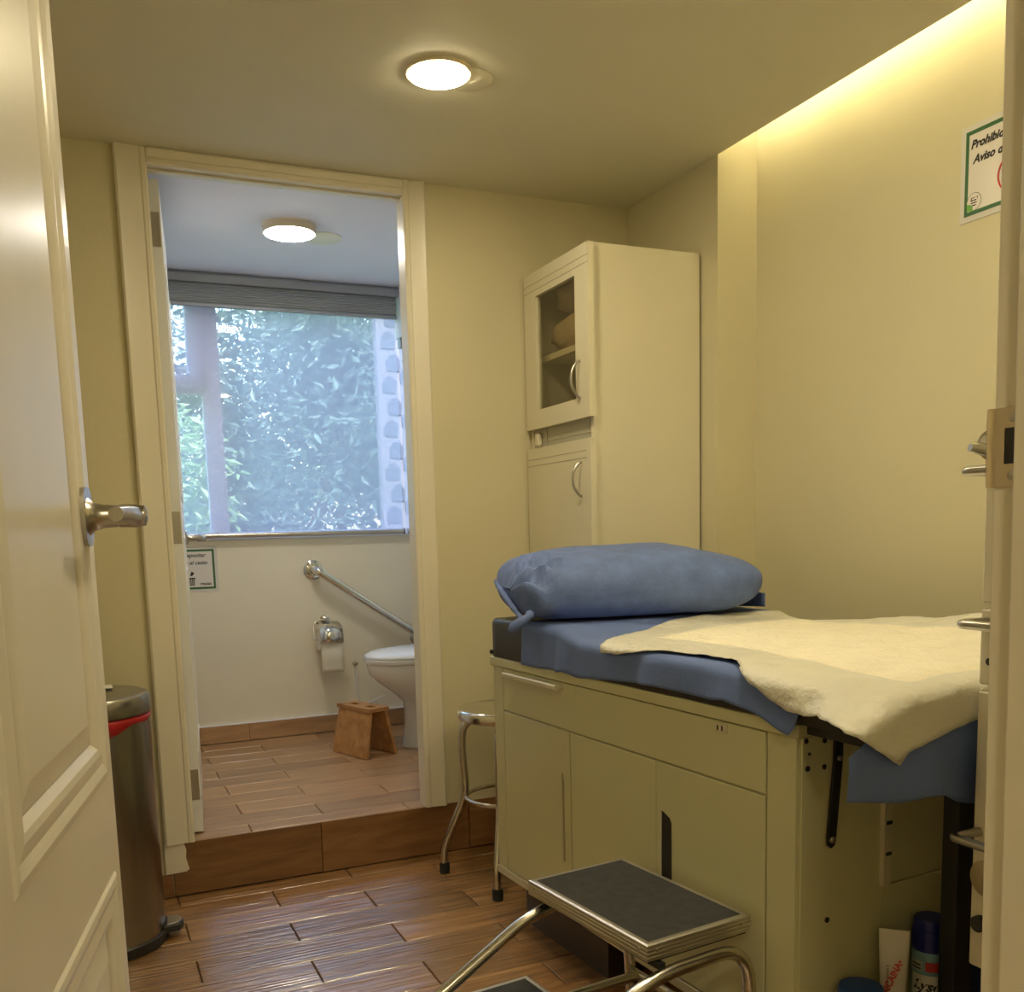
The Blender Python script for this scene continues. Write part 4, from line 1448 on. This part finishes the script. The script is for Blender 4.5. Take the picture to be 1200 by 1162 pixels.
# lubricant tube standing on its cap, wide sealed end up
p0 = tpt(1.245, 0.205, ZT)
face = Vector((-0.70, -0.714, 0)).normalized()       # toward the entrance
sidev = Vector((-face.y, face.x, 0))
sidev = sidev if sidev.x > 0 else -sidev
tu = thing('ointment_tube', 'white tube with red lettering standing on its cap under the table', 'tube', p0)
vs, fs = [], []
nseg = 24
secs = [(0.0200, 0.0200, 0.022), (0.0215, 0.0205, 0.03), (0.0225, 0.0190, 0.08), (0.0245, 0.0130, 0.14), (0.0262, 0.0062, 0.182), (0.0268, 0.0018, 0.208), (0.0272, 0.0016, 0.221)]
for (ra, rb, z) in secs:
    for k in range(nseg):
        an = 2 * PI * k / nseg
        q = p0 + sidev * (ra * math.cos(an)) + face * (rb * math.sin(an)) + Vector((0, 0, z))
        vs.append(q)
for i in range(len(secs) - 1):
    for k in range(nseg):
        k2 = (k + 1) % nseg
        fs.append((i * nseg + k, i * nseg + k2, (i + 1) * nseg + k2, (i + 1) * nseg + k))
fs.append(tuple(range(nseg))[::-1])
fs.append(tuple(range((len(secs) - 1) * nseg, len(secs) * nseg)))
tbody = MB().add(vs, fs).build('tube_body', TUBEW, tu, smooth=40)
MB().lathe([(0.017, 0), (0.018, 0.001), (0.016, 0.0215)], 20, Matrix.Translation(p0)).build('tube_cap', TUBEW, tu)
up = Vector((0, 0, 1))


def on_face(o, xdir, ydir):
    return frameM(o, xdir, ydir)


tdir = (up * 0.93 + sidev * 0.37).normalized()
text('LUBRICAINA\u2022', 0.0170, REDI, on_face(p0 + face * 0.0222 - sidev * 0.021 + up * 0.076, tdir, up * 0.37 - sidev * 0.93), tu, bold=0.0006, spacing=0.98)
fp = on_face(p0 + face * 0.0172 - sidev * 0.0085 + up * 0.105, up, -sidev)
mb = MB()
for k in range(12):
    mb.box(0.0045 * k, 0.0045 * k + (0.0034 if k % 5 else 0.002), 0, 0.004, 0, 0.0004, fp)
mb.build('fine_print', mat('grey_tube_print', (0.3, 0.29, 0.27), 0.5), tu, smooth=0)
# spray can
p1 = tpt(1.240, 0.310, ZT)
cn = thing('spray_can', 'blue capped disinfectant spray can beside the white tube', 'spray can', p1)
T1 = Matrix.Translation(p1)
MB().lathe([(0.030, 0), (0.0325, 0.002), (0.0325, 0.140)], 36, T1).build('can_body', LABELB, cn)
MB().lathe([(0.0325, 0.1405), (0.0325, 0.150), (0.0322, 0.154), (0.0295, 0.160)], 36, T1).build('can_shoulder', LABELB, cn)
MB().lathe([(0.031, 0.1603), (0.0335, 0.161), (0.0335, 0.198), (0.0328, 0.201), (0.0312, 0.202), (0.0310, 0.218), (0.0290, 0.2215), (0.005, 0.2218)], 36, T1).build('can_cap', CAPB, cn, smooth=35)


def wrap(a0, a1, z0, z1, r, m, name, par, n=14, skew=0.0):
    """curved label patch on a can, angles measured from the facing direction"""
    P = []
    for i in range(n + 1):
        an = a0 + (a1 - a0) * i / n
        d = face * math.cos(an) + sidev * math.sin(an)
        sk = skew * (i / n - 0.5)
        P.append([p1 + d * r + up * (z0 + sk), p1 + d * r + up * (z1 + sk)])
    return MB().grid(P).build(name, m, par, smooth=60)


wrap(-1.15, 1.15, 0.070, 0.116, 0.0328, LABELW, 'brand_band', cn)
wrap(-0.30, 0.75, 0.124, 0.143, 0.0328, REDI, 'red_badge', cn)
wrap(-1.3, -0.45, 0.122, 0.142, 0.0328, mat('grey_can_print', (0.5, 0.56, 0.6), 0.4), 'small_print', cn)
wrap(-1.3, 1.3, 0.018, 0.066, 0.0328, LABELN, 'lower_band', cn)


def wrap_text(body, size, m, ang0, z, r, par, shear=0.3, bold=0.0008):
    o = text(body, size, m, Matrix.Identity(4), par, shear=shear, bold=bold, local=True)
    Mi = ROOTM[par.name].inverted()
    for v in o.data.vertices:
        an = ang0 + v.co.x / r
        d = face * math.cos(an) + sidev * math.sin(an)
        v.co = Mi @ (p1 + d * r + up * (z + v.co.y))
    return o


wrap_text('Lysol', 0.028, INK, -1.02, 0.086, 0.0331, cn, shear=0.35, bold=0.001)
for k in range(2):
    wrap(-1.2, -0.55, 0.126 + 0.007 * k, 0.1292 + 0.007 * k, 0.0330, INK, 'fine_print', cn)
# blue lidded jar
p2 = tpt(1.248, 0.118, ZT)
jr = thing('lidded_jar', 'squat jar with a bright blue lid next to the white tube', 'jar', p2)
MB().lathe([(0.036, 0), (0.038, 0.003), (0.038, 0.098), (0.034, 0.104)], 32, Matrix.Translation(p2)).build('jar_body', TUBEW, jr)
MB().lathe([(0.0395, 0.1045), (0.0405, 0.106), (0.0405, 0.128), (0.038, 0.1335), (0.01, 0.135)], 36, Matrix.Translation(p2)).build('jar_lid', LIDB, jr, smooth=35)
# dark bottle with yellow cap behind the post
p3 = tpt(1.245, 0.455, ZT)
bt = thing('yellow_capped_bottle', 'navy labelled bottle with a yellow cap behind the black post', 'bottle', p3)
MB().lathe([(0.033, 0), (0.035, 0.003), (0.035, 0.165), (0.030, 0.178), (0.022, 0.184)], 32, Matrix.Translation(p3)).build('bottle_body', LABELN, bt)
MB().lathe([(0.0255, 0.185), (0.026, 0.187), (0.026, 0.232), (0.022, 0.238)], 28, Matrix.Translation(p3)).build('bottle_cap', YELLOW, bt, smooth=35)
text('A', 0.016, LABELW, on_face(p3 + face * 0.0353 - sidev * 0.006 + up * 0.125, sidev, up), bt, bold=0.0006)
text('F', 0.016, LABELW, on_face(p3 + face * 0.0353 - sidev * 0.006 + up * 0.103, sidev, up), bt, bold=0.0006)

# ================================================================== DRAWER CART behind the jamb
KX, KY0, KY1 = 0.337, -2.485, -2.062
kc = thing('drawer_cart', 'cream steel drawer cart with bar handles half hidden behind the entrance jamb', 'drawer cart', (0.56, -2.27, 0))
B(KX + 0.020, KX + 0.46, KY0, KY1 - 0.003, 0.395, 1.205).build('body', CARTW, kc, smooth=0, bevel=0.003)
dz = [(0.398, 0.852), (0.862, 0.982), (0.990, 1.202)]
for i, (a, b) in enumerate(dz):
    d = B(KX, KX + 0.0195, KY0 + 0.004, KY1, a, b).build('drawer', CARTW, kc, smooth=0, bevel=0.004)
    hz = (0.625, 0.962, 1.192)[i]
    hy0, hy1 = KY0 + 0.10, KY1 - 0.012
    pts = fillet([(KX + 0.004, hy1, hz), (KX - 0.058, hy1 + 0.003, hz), (KX - 0.058, hy0 - 0.003, hz), (KX + 0.004, hy0, hz)], 0.014, 5)
    MB().tube(pts, 0.0075, 10).build('bar_handle', NICKEL, d)
    if i == 0:
        MB().lathe([(0.030, 0), (0.030, 0.003), (0.026, 0.005)], 28, frameM((KX, KY1 - 0.03, 0.552), (0, -1, 0.0), (0, 0, 1))).build('round_tag', BRASS, d)
        MB().lathe([(0.014, 0), (0.013, 0.010), (0.008, 0.012)], 20, frameM((KX, KY1 - 0.022, 0.475), (0, -1, 0.0), (0, 0, 1))).build('lock', BLACKP, d)
    if i == 1:
        MB().lathe([(0.006, 0), (0.006, 0.0025)], 14, frameM((KX, KY1 - 0.02, 0.90), (0, -1, 0.0), (0, 0, 1))).build('keyhole', BLACKP, d)
for (x, y) in ((KX + 0.09, KY0 + 0.06), (KX + 0.40, KY0 + 0.06), (KX + 0.12, KY1 - 0.09), (KX + 0.40, KY1 - 0.09)):
    lg = B(x - 0.014, x + 0.014, y - 0.014, y + 0.014, 0.055, 0.395).build('leg', CARTW, kc, smooth=0, bevel=0.002)
    MB().lathe([(0.026, -0.010), (0.0275, -0.006), (0.0275, 0.006), (0.026, 0.010)], 20, frameM((x, y, 0.0277), (0, 0, 1), (0, 1, 0))).build('caster', RUBBER, lg)
# chrome knob clamp on the cart top
kl = thing('chrome_clamp', 'round chrome knob clamp on the cart top beside the strike plate', 'clamp', (KX + 0.012, KY1 - 0.014, 1.205))
kx, ky = KX + 0.012, KY1 - 0.014
MB().lathe([(0.011, 0), (0.011, 0.004), (0.008, 0.006), (0.008, 0.020)], 18, Matrix.Translation((kx, ky, 1.2055))).build('post', CHROME, kl)
cm = frameM((kx - 0.010, ky, 1.2315), (0.55, -0.83, 0), (0, 0, 1))
MB().lathe([(0.022, 0.0), (0.025, 0.003), (0.025, 0.008), (0.020, 0.012)], 28, cm).build('knob_disc', CHROME, kl)
MB().tube([(kx, ky, 1.222), (kx - 0.034, ky + 0.008, 1.226), (kx - 0.050, ky + 0.012, 1.228)], 0.009, 12, rs=[0.010, 0.0095, 0.006]).build('clamp_lever', NICKEL, kl)

# ================================================================== SIGNS
def sign(o, xdir, w, h, label, lines, logo=None, ring=None, basket=None):
    """o: lower left corner on the wall, xdir along the wall"""
    x = Vector(xdir)
    M = frameM(o, x, up)
    t = thing('notice_sign', label, 'sign', o)
    MB().box(0, w, 0, h, 0.0003, 0.0020, M).build('sleeve', SLEEVE, t, smooth=0)
    b = 0.0125
    MB().box(b, w - b, b, h - b, 0.0020, 0.0028, M).build('sheet', PAPER, t, smooth=0)
    e = b + 0.001
    q = 0.0095
    mb = MB()
    mb.box(e, w - e, e, e + q, 0.0028, 0.0031, M)
    mb.box(e, w - e, h - e - q, h - e, 0.0028, 0.0031, M)
    mb.box(e, e + q, e + q, h - e - q, 0.0028, 0.0031, M)
    mb.box(w - e - q, w - e, e + q, h - e - q, 0.0028, 0.0031, M)
    mb.build('green_border', GREEN, t, smooth=0)
    for (s, px, py, size) in lines:
        text(s, size, INK, M @ Matrix.Translation((px, py, 0.0033)), t, shear=0.28, bold=size * (0.042 if size > 0.0255 else 0.022))
    if ring:
        rx, ry, rr = ring
        pts = [(rx + rr * math.cos(2 * PI * k / 40), ry + rr * math.sin(2 * PI * k / 40)) for k in range(40)]
        MB().tube([M @ Vector((p[0], p[1], 0.0034)) for p in pts], 0.0022, 6, closed=True).build('red_ring', REDI, t)
        inn = [M @ Vector((rx + s_ * 0.7 * rr, ry - s_ * 0.7 * rr, 0.0034)) for s_ in (-1, 1)]
        MB().tube(inn, 0.0012, 6).build('red_bar', REDI, t)
    if logo:
        lx, ly, lr = logo
        MB().lathe([(lr, 0), (lr, 0.0003)], 32, M @ Matrix.Translation((lx, ly, 0.0032))).build('emblem_rim', GREEN, t, smooth=0)
        MB().lathe([(lr * 0.94, 0), (lr * 0.94, 0.0003)], 32, M @ Matrix.Translation((lx, ly, 0.0034))).build('emblem', PAPER, t, smooth=0)
        pts = [(lx - lr * 0.9, ly - lr * 0.9), (lx - lr * 0.1, ly - lr * 1.0), (lx - lr * 0.15, ly - lr * 0.55), (lx - lr * 0.5, ly - lr * 0.2), (lx - lr * 0.95, ly - lr * 0.1)]
        MB().prism(pts, 0.0003, M @ Matrix.Translation((0, 0, 0.0039))).build('emblem_leaf', LEAFG, t, smooth=0)
        mb = MB()
        for k, (a, b_) in enumerate(((-0.45, 0.35), (-0.4, 0.4), (-0.35, 0.3))):
            mb.box(lx + a * lr, lx + b_ * lr, ly + (0.1 - 0.28 * k) * lr, ly + (0.22 - 0.28 * k) * lr, 0.0038, 0.0041, M)
        mb.box(lx - 0.4 * lr, lx - 0.30 * lr, ly + 0.22 * lr, ly + 0.45 * lr, 0.0038, 0.0041, M)
        mb.box(lx - 0.4 * lr, lx + 0.15 * lr, ly + 0.40 * lr, ly + 0.48 * lr, 0.0038, 0.0041, M)
        mb.box(lx + 0.42 * lr, lx + 0.52 * lr, ly + 0.25 * lr, ly + 0.55 * lr, 0.0038, 0.0041, M)
        mb.build('emblem_mark', INK, t, smooth=0)
    if basket:
        ax, ay = basket
        mb = MB()
        for k in range(4):
            mb.box(ax - 0.012 + k * 0.007, ax - 0.008 + k * 0.007, ay, ay + 0.026, 0.0029, 0.0032, M)
        mb.box(ax - 0.015, ax + 0.017, ay + 0.026, ay + 0.031, 0.0029, 0.0032, M)
        mb.box(ax - 0.012, ax + 0.013, ay - 0.003, ay, 0.0029, 0.0032, M)
        mb.prism([(ax - 0.006, ay + 0.040), (ax + 0.004, ay + 0.040), (ax + 0.014, ay + 0.052), (ax + 0.002, ay + 0.060)], 0.0003, M @ Matrix.Translation((0, 0, 0.0029)))
        mb.build('bin_pictogram', INK, t, smooth=0)
    return t


sign((XR2 - 0.0002, -1.322, 1.836), (0, -1, 0), 0.30, 0.222, 'green bordered notice with red ring on the recessed right wall',
     [('Prohibido', 0.028, 0.166, 0.0265), ('Aviso de', 0.036, 0.131, 0.0265)], logo=(0.042, 0.043, 0.021), ring=(0.150, 0.080, 0.042))
sign((-0.572, 1.4998, 0.884), (1, 0, 0), 0.217, 0.208, 'green bordered notice on the bathroom wall beside the open door',
     [('depositar', 0.071, 0.160, 0.0245), ('en el cesto', 0.062, 0.126, 0.0245), ('gracias', 0.133, 0.032, 0.0185)], basket=(0.098, 0.035))

# ================================================================== BATHROOM THINGS
# toilet, seen in profile, bowl to the left
TXF, TYC = 0.185, 0.985
to = thing('toilet', 'white porcelain toilet with closed lid half hidden by the doorway casing', 'toilet', (0.55, TYC, ZB))


def egg(cx, hw, xf, xb, z, n=40):
    """outline of the bowl at height z: front tip xf, back xb"""
    out = []
    for k in range(n):
        an = 2 * PI * k / n
        c, s = math.cos(an), math.sin(an)
        xm = xf + (xb - xf) * 0.52
        x = xm + (c * (xb - xm) if c > 0 else c * (xm - xf))
        yy = s * hw * (1 if c < 0 else (1 - 0.12 * c * c))
        e = math.copysign(abs(s) ** 0.9, s)
        out.append(Vector((x, TYC + e * hw, z)))
    return out


def rings(rs, m, name, par, cap=True, smooth=50):
    n = len(rs[0])
    vs = [p for r in rs for p in r]
    fs = []
    for i in range(len(rs) - 1):
        for k in range(n):
            k2 = (k + 1) % n
            fs.append((i * n + k, i * n + k2, (i + 1) * n + k2, (i + 1) * n + k))
    if cap:
        fs.append(tuple(range(n))[::-1])
        fs.append(tuple(range((len(rs) - 1) * n, len(rs) * n)))
    return MB().add(vs, fs).build(name, m, par, smooth=smooth)


zb_ = ZB + 0.0012
rings([egg(0, 0.125, 0.335, 0.86, zb_), egg(0, 0.122, 0.340, 0.86, zb_ + 0.02), egg(0, 0.108, 0.350, 0.84, zb_ + 0.10), egg(0, 0.105, 0.350, 0.80, zb_ + 0.20), egg(0, 0.125, 0.318, 0.80, zb_ + 0.235),
       egg(0, 0.165, 0.235, 0.78, zb_ + 0.300), egg(0, 0.180, 0.200, 0.78, zb_ + 0.335), egg(0, 0.184, TXF + 0.006, 0.78, zb_ + 0.365), egg(0, 0.184, TXF + 0.004, 0.78, zb_ + 0.385)], PORC, 'bowl', to)
rings([egg(0, 0.184, TXF, 0.70, zb_ + 0.387), egg(0, 0.190, TXF - 0.004, 0.70, zb_ + 0.394), egg(0, 0.190, TXF - 0.004, 0.70, zb_ + 0.406), egg(0, 0.186, TXF, 0.70, zb_ + 0.409)], SEATP, 'seat', to)
rings([egg(0, 0.187, TXF - 0.002, 0.70, zb_ + 0.4105), egg(0, 0.190, TXF - 0.004, 0.70, zb_ + 0.416), egg(0, 0.186, TXF + 0.002, 0.70, zb_ + 0.424), egg(0, 0.165, TXF + 0.03, 0.69, zb_ + 0.436), egg(0, 0.11, TXF + 0.11, 0.66, zb_ + 0.446)], SEATP, 'lid', to, smooth=60)
B(0.745, 0.945, TYC - 0.19, TYC + 0.19, zb_ + 0.388, zb_ + 0.71).build('tank', PORC, to, bevel=0.02, bseg=4)
B(0.735, 0.955, TYC - 0.20, TYC + 0.20, zb_ + 0.7105, zb_ + 0.745).build('tank_lid', PORC, to, bevel=0.012, bseg=3)
# water hose with valve on the wall behind
vl = thing('water_valve', 'small brass water valve with supply hose beside the toilet bowl', 'valve', (0.30, 1.498, 0.50))
MB().tube([(0.265, 1.499, 0.50), (0.265, 1.455, 0.50)], 0.008, 10).build('valve_body', BRASS, vl)
MB().tube(bez([(0.265, 1.462, 0.50), (0.262, 1.458, 0.44), (0.266, 1.46, 0.34), (0.300, 1.465, 0.30), (0.40, 1.46, 0.33)], 6), 0.004, 8).build('supply_hose', PORC, vl)

# grab bar
gb = thing('grab_bar', 'slanted chrome grab bar on the bathroom wall above the toilet', 'grab bar', (0.085, 1.499, 0.965))
gp = fillet([(0.085, 1.494, 0.965), (0.085, 1.435, 0.965), (0.600, 1.435, 0.612), (0.600, 1.494, 0.612)], 0.035, 8)
MB().tube(gp, 0.0195, 14).build('bar', CHROME, gb)
for (x, z) in ((0.085, 0.965), (0.600, 0.612)):
    MB().lathe([(0.047, 0), (0.047, 0.005), (0.041, 0.010), (0.022, 0.012)], 28, frameM((x, 1.4995, z), (1, 0, 0), (0, 0, 1)) @ Matrix.Rotation(0, 4, 'X')).build('rosette', CHROME, gb)

# toilet roll holder and roll
rh = thing('roll_holder', 'chrome toilet roll holder with a curved flap on the bathroom wall', 'roll holder', (0.128, 1.499, 0.715))
MB().lathe([(0.024, 0), (0.024, 0.004), (0.012, 0.008), (0.009, 0.03)], 20, frameM((0.128, 1.4995, 0.725), (1, 0, 0), (0, 0, 1))).build('wall_mount', CHROME, rh)
MB().tube(fillet([(0.128, 1.472, 0.725), (0.068, 1.470, 0.718), (0.060, 1.458, 0.650), (0.066, 1.445, 0.632), (0.0775, 1.445, 0.632)], 0.025, 6), 0.0035, 8).build('wire_arm', CHROME, rh)
P = []
for i in range(13):
    t = i / 12
    an = math.radians(100 - 128 * t)
    rr = 0.062
    P.append([Vector((x, 1.442 - rr * math.cos(math.radians(90) - 0) * 0 - rr * math.sin(PI * 0.02 + (PI * 0.62) * t), 0.632 + rr * math.cos(PI * 0.02 + (PI * 0.62) * t) + 0.012)) for x in (0.075, 0.187)])
P = [[Vector((0.079, 1.470, 0.714)), Vector((0.183, 1.470, 0.714))]] + P
MB().grid(P).build('flap', CHROME, rh, smooth=60, thick=0.0012)
tr = thing('toilet_roll', 'white toilet roll with hanging sheet in the chrome holder', 'toilet roll', (0.131, 1.445, 0.632))
rm = Matrix(((0, 0, 1, 0.079), (1, 0, 0, 1.445), (0, 1, 0, 0.632), (0, 0, 0, 1)))
vs = MB()
vs.lathe([(0.020, 0), (0.050, 0.001), (0.050, 0.104), (0.020, 0.105)], 32, rm)
vs.build('roll', TISSUE, tr, smooth=40)
P = []
for i in range(9):
    z = 0.640 - 0.165 * i / 8
    P.append([Vector((0.079 + 0.104 * j / 4 + 0.003 * (i / 8), 1.3935 + 0.003 * math.sin(i * 1.1) + 0.004 * i / 8, z)) for j in range(5)])
MB().grid(P).build('hanging_sheet', TISSUE, tr, smooth=60, thick=0.0008)

# wooden step stool (splayed sides, two hand holes in the top)
ang = math.atan2(0.235, -0.082)
ws = thing('wooden_footstool', 'small wooden footstool with splayed sides and hand holes beside the toilet', 'footstool', (0.155, 0.92, ZB))
zf = ZB + 0.0012
Fx = Vector((math.cos(ang), math.sin(ang), 0))        # long axis
Fy = Vector((Fx.y, -Fx.x, 0))                          # toward the toilet
WM = Matrix(((Fx.x, Fy.x, 0, 0.112), (Fx.y, Fy.y, 0, 0.800), (0, 0, 1, zf), (0, 0, 0, 1)))
hL, hH, th_ = 0.262, 0.196, 0.015
bw, ti = 0.170, 0.040                                   # base width, inset at top


def slant(y0b, y0t, th_):
    vs = []
    for (y, z) in ((y0b, 0), (y0t, hH)):
        for x in (0.0 + (0.012 if z else 0), hL - (0.012 if z else 0)):
            for dy in (0, th_):
                vs.append(WM @ Vector((x, y + dy, z)))
    # order: (b x0 d0),(b x0 d1),(b x1 d0),(b x1 d1),(t..)
    fs = [(0, 1, 3, 2), (4, 6, 7, 5), (0, 4, 5, 1), (2, 3, 7, 6), (0, 2, 6, 4), (1, 5, 7, 3)]
    return MB().add(vs, fs)


slant(0.0, ti, th_).build('side_board', STOOLW, ws, smooth=0, bevel=0.003)
slant(bw - th_, bw - ti - th_, th_).build('side_board', STOOLW, ws, smooth=0, bevel=0.003)
tp_ = MB()
ya, yb, zt0, zt1 = ti - 0.006, bw - ti + 0.006, hH + 0.0005, hH + 0.016
holes = [(0.045, 0.095), (0.160, 0.210)]
hy0, hy1 = (ya + yb) / 2 - 0.015, (ya + yb) / 2 + 0.015
xsn = [0.006] + [v for h in holes for v in h] + [hL - 0.006]
tp_.box(0.006, hL - 0.006, ya, hy0, zt0, zt1, WM)
tp_.box(0.006, hL - 0.006, hy1, yb, zt0, zt1, WM)
for i in range(0, len(xsn), 2):
    tp_.box(xsn[i], xsn[i + 1], hy0, hy1, zt0, zt1, WM)
tp_.build('top_board', STOOLW, ws, smooth=0)
MB().box(0.105, 0.150, ti + th_ + 0.001, bw - ti - th_ - 0.001, hH - 0.035, hH, WM).build('inner_brace', STOOLW, ws, smooth=0)

# ================================================================== OUTSIDE
struct(B(-8, 10, 1.65, 16, -0.3, -0.2).build('ground', GRASS, smooth=0), 'grass ground outside the bathroom window', 'ground')
ext = struct(B(0.868, 2.4, 2.90, 2.97, -0.2, 4.2).build('wall_outside', EXTW, smooth=0), 'pale outside wall with grey hexagon tiles past the window corner', 'wall')
hexm = None
for k in range(15):
    for c in range(4):
        x = 0.940 + 0.118 * c + (0.030 if k % 2 else 0)
        z = 0.98 + 0.135 * k + (0.060 if c % 2 else 0)
        if hexm is None:
            pts = [(-0.044, -0.048), (0.040, -0.052), (0.044, 0.018), (0.018, 0.056), (-0.018, 0.048), (-0.046, 0.010)]
            o = MB().prism(pts, 0.006, Matrix(((1, 0, 0, 0), (0, 0, -1, 0), (0, 1, 0, 0), (0, 0, 0, 1)))).build('tile', EXTT, ext, local=True, smooth=0)
            hexm = o.data
        else:
            o = bpy.data.objects.new('tile', hexm)
            COL.objects.link(o)
            o.parent = ext
        o.location = (x, 2.8995, z)


def tree(name, base, height, crown, nleaf, leafm, label, size, seed, nb=9):
    rnd = random.Random(seed)
    t = thing(name, label, 'tree', base)
    bx_, by_, bz_ = base
    cx, cy, cz_, rx, ry, rz_ = crown
    tr_ = MB()
    top = Vector((cx, cy, cz_))
    tr_.tube(bez([base, (bx_ + 0.05, by_, bz_ + height * 0.3), (cx, cy, cz_ - rz_ * 0.3), (cx + 0.05, cy, cz_ + rz_ * 0.6)], 6), 0.06, 8,
             rs=[0.075 - 0.055 * i / 18 for i in range(19)])
    tr_.build('trunk', BARK, t)
    tips = []
    br = MB()
    for i in range(nb):
        s = Vector((cx + rnd.uniform(-0.1, 0.1), cy + rnd.uniform(-0.1, 0.1), cz_ + rnd.uniform(-0.75, 0.3) * rz_))
        a = rnd.uniform(0, 2 * PI)
        e = Vector((cx + rx * 0.85 * math.cos(a), cy + ry * 0.85 * math.sin(a), cz_ + rnd.uniform(-0.6, 0.9) * rz_))
        m1 = (s + e) / 2 + Vector((0, 0, 0.15))
        pth = bez([s, m1, e], 6)
        br.tube(pth, 0.015, 6, rs=[0.022 - 0.018 * k / (len(pth) - 1) for k in range(len(pth))])
        tips += pth[3:]
    br.build('branches', BARK, t)
    vs, fs = [], []
    for i in range(nleaf):
        if rnd.random() < 0.6:
            c = rnd.choice(tips) + Vector((rnd.gauss(0, 0.16), rnd.gauss(0, 0.16), rnd.gauss(0, 0.14)))
        else:
            while True:
                q = Vector((rnd.uniform(-1, 1), rnd.uniform(-1, 1), rnd.uniform(-1, 1)))
                if q.length < 1:
                    break
            c = Vector((cx + q.x * rx, cy + q.y * ry, cz_ + q.z * rz_))
        d = Vector((rnd.gauss(0, 1), rnd.gauss(0, 1), rnd.gauss(-0.35, 0.6))).normalized()
        sd_ = d.cross(Vector((rnd.gauss(0, 1), rnd.gauss(0, 1), rnd.gauss(0, 1)))).normalized()
        nn = d.cross(sd_)
        L = size * rnd.uniform(0.7, 1.3)
        w = L * 0.17
        o_ = len(vs)
        vs += [c, c + d * L * 0.4 + sd_ * w + nn * 0.05 * L, c + d * L - nn * 0.12 * L, c + d * L * 0.4 - sd_ * w + nn * 0.05 * L]
        fs += [(o_, o_ + 1, o_ + 2, o_ + 3)]
    f = MB().add(vs, fs).build('foliage', leafm, t, smooth=0)
    f['kind'] = 'stuff'
    return t


tree('leafy_tree', (-1.0, 3.6, -0.2), 2.6, (-0.72, 3.7, 1.50, 0.85, 0.5, 0.70), 4200, LEAF1, 'bright leafy tree close outside the bathroom window', 0.105, 3)
tree('garden_tree', (1.0, 6.2, -0.2), 3.6, (1.35, 6.1, 2.3, 1.35, 0.9, 1.5), 9000, LEAF2, 'dull green spreading tree farther out beyond the window', 0.13, 5, 16)
tree('garden_tree', (-1.2, 6.6, -0.2), 3.6, (-1.15, 6.5, 2.3, 1.0, 0.9, 1.5), 7000, LEAF2, 'dense green tree outside behind the slim window sash', 0.13, 8, 14)
tree('tall_tree', (0.6, 9.0, -0.2), 5.0, (0.6, 9.0, 2.4, 3.6, 1.0, 2.5), 17000, LEAF2, 'broad dark tree closing the view beyond the garden', 0.15, 11, 22)
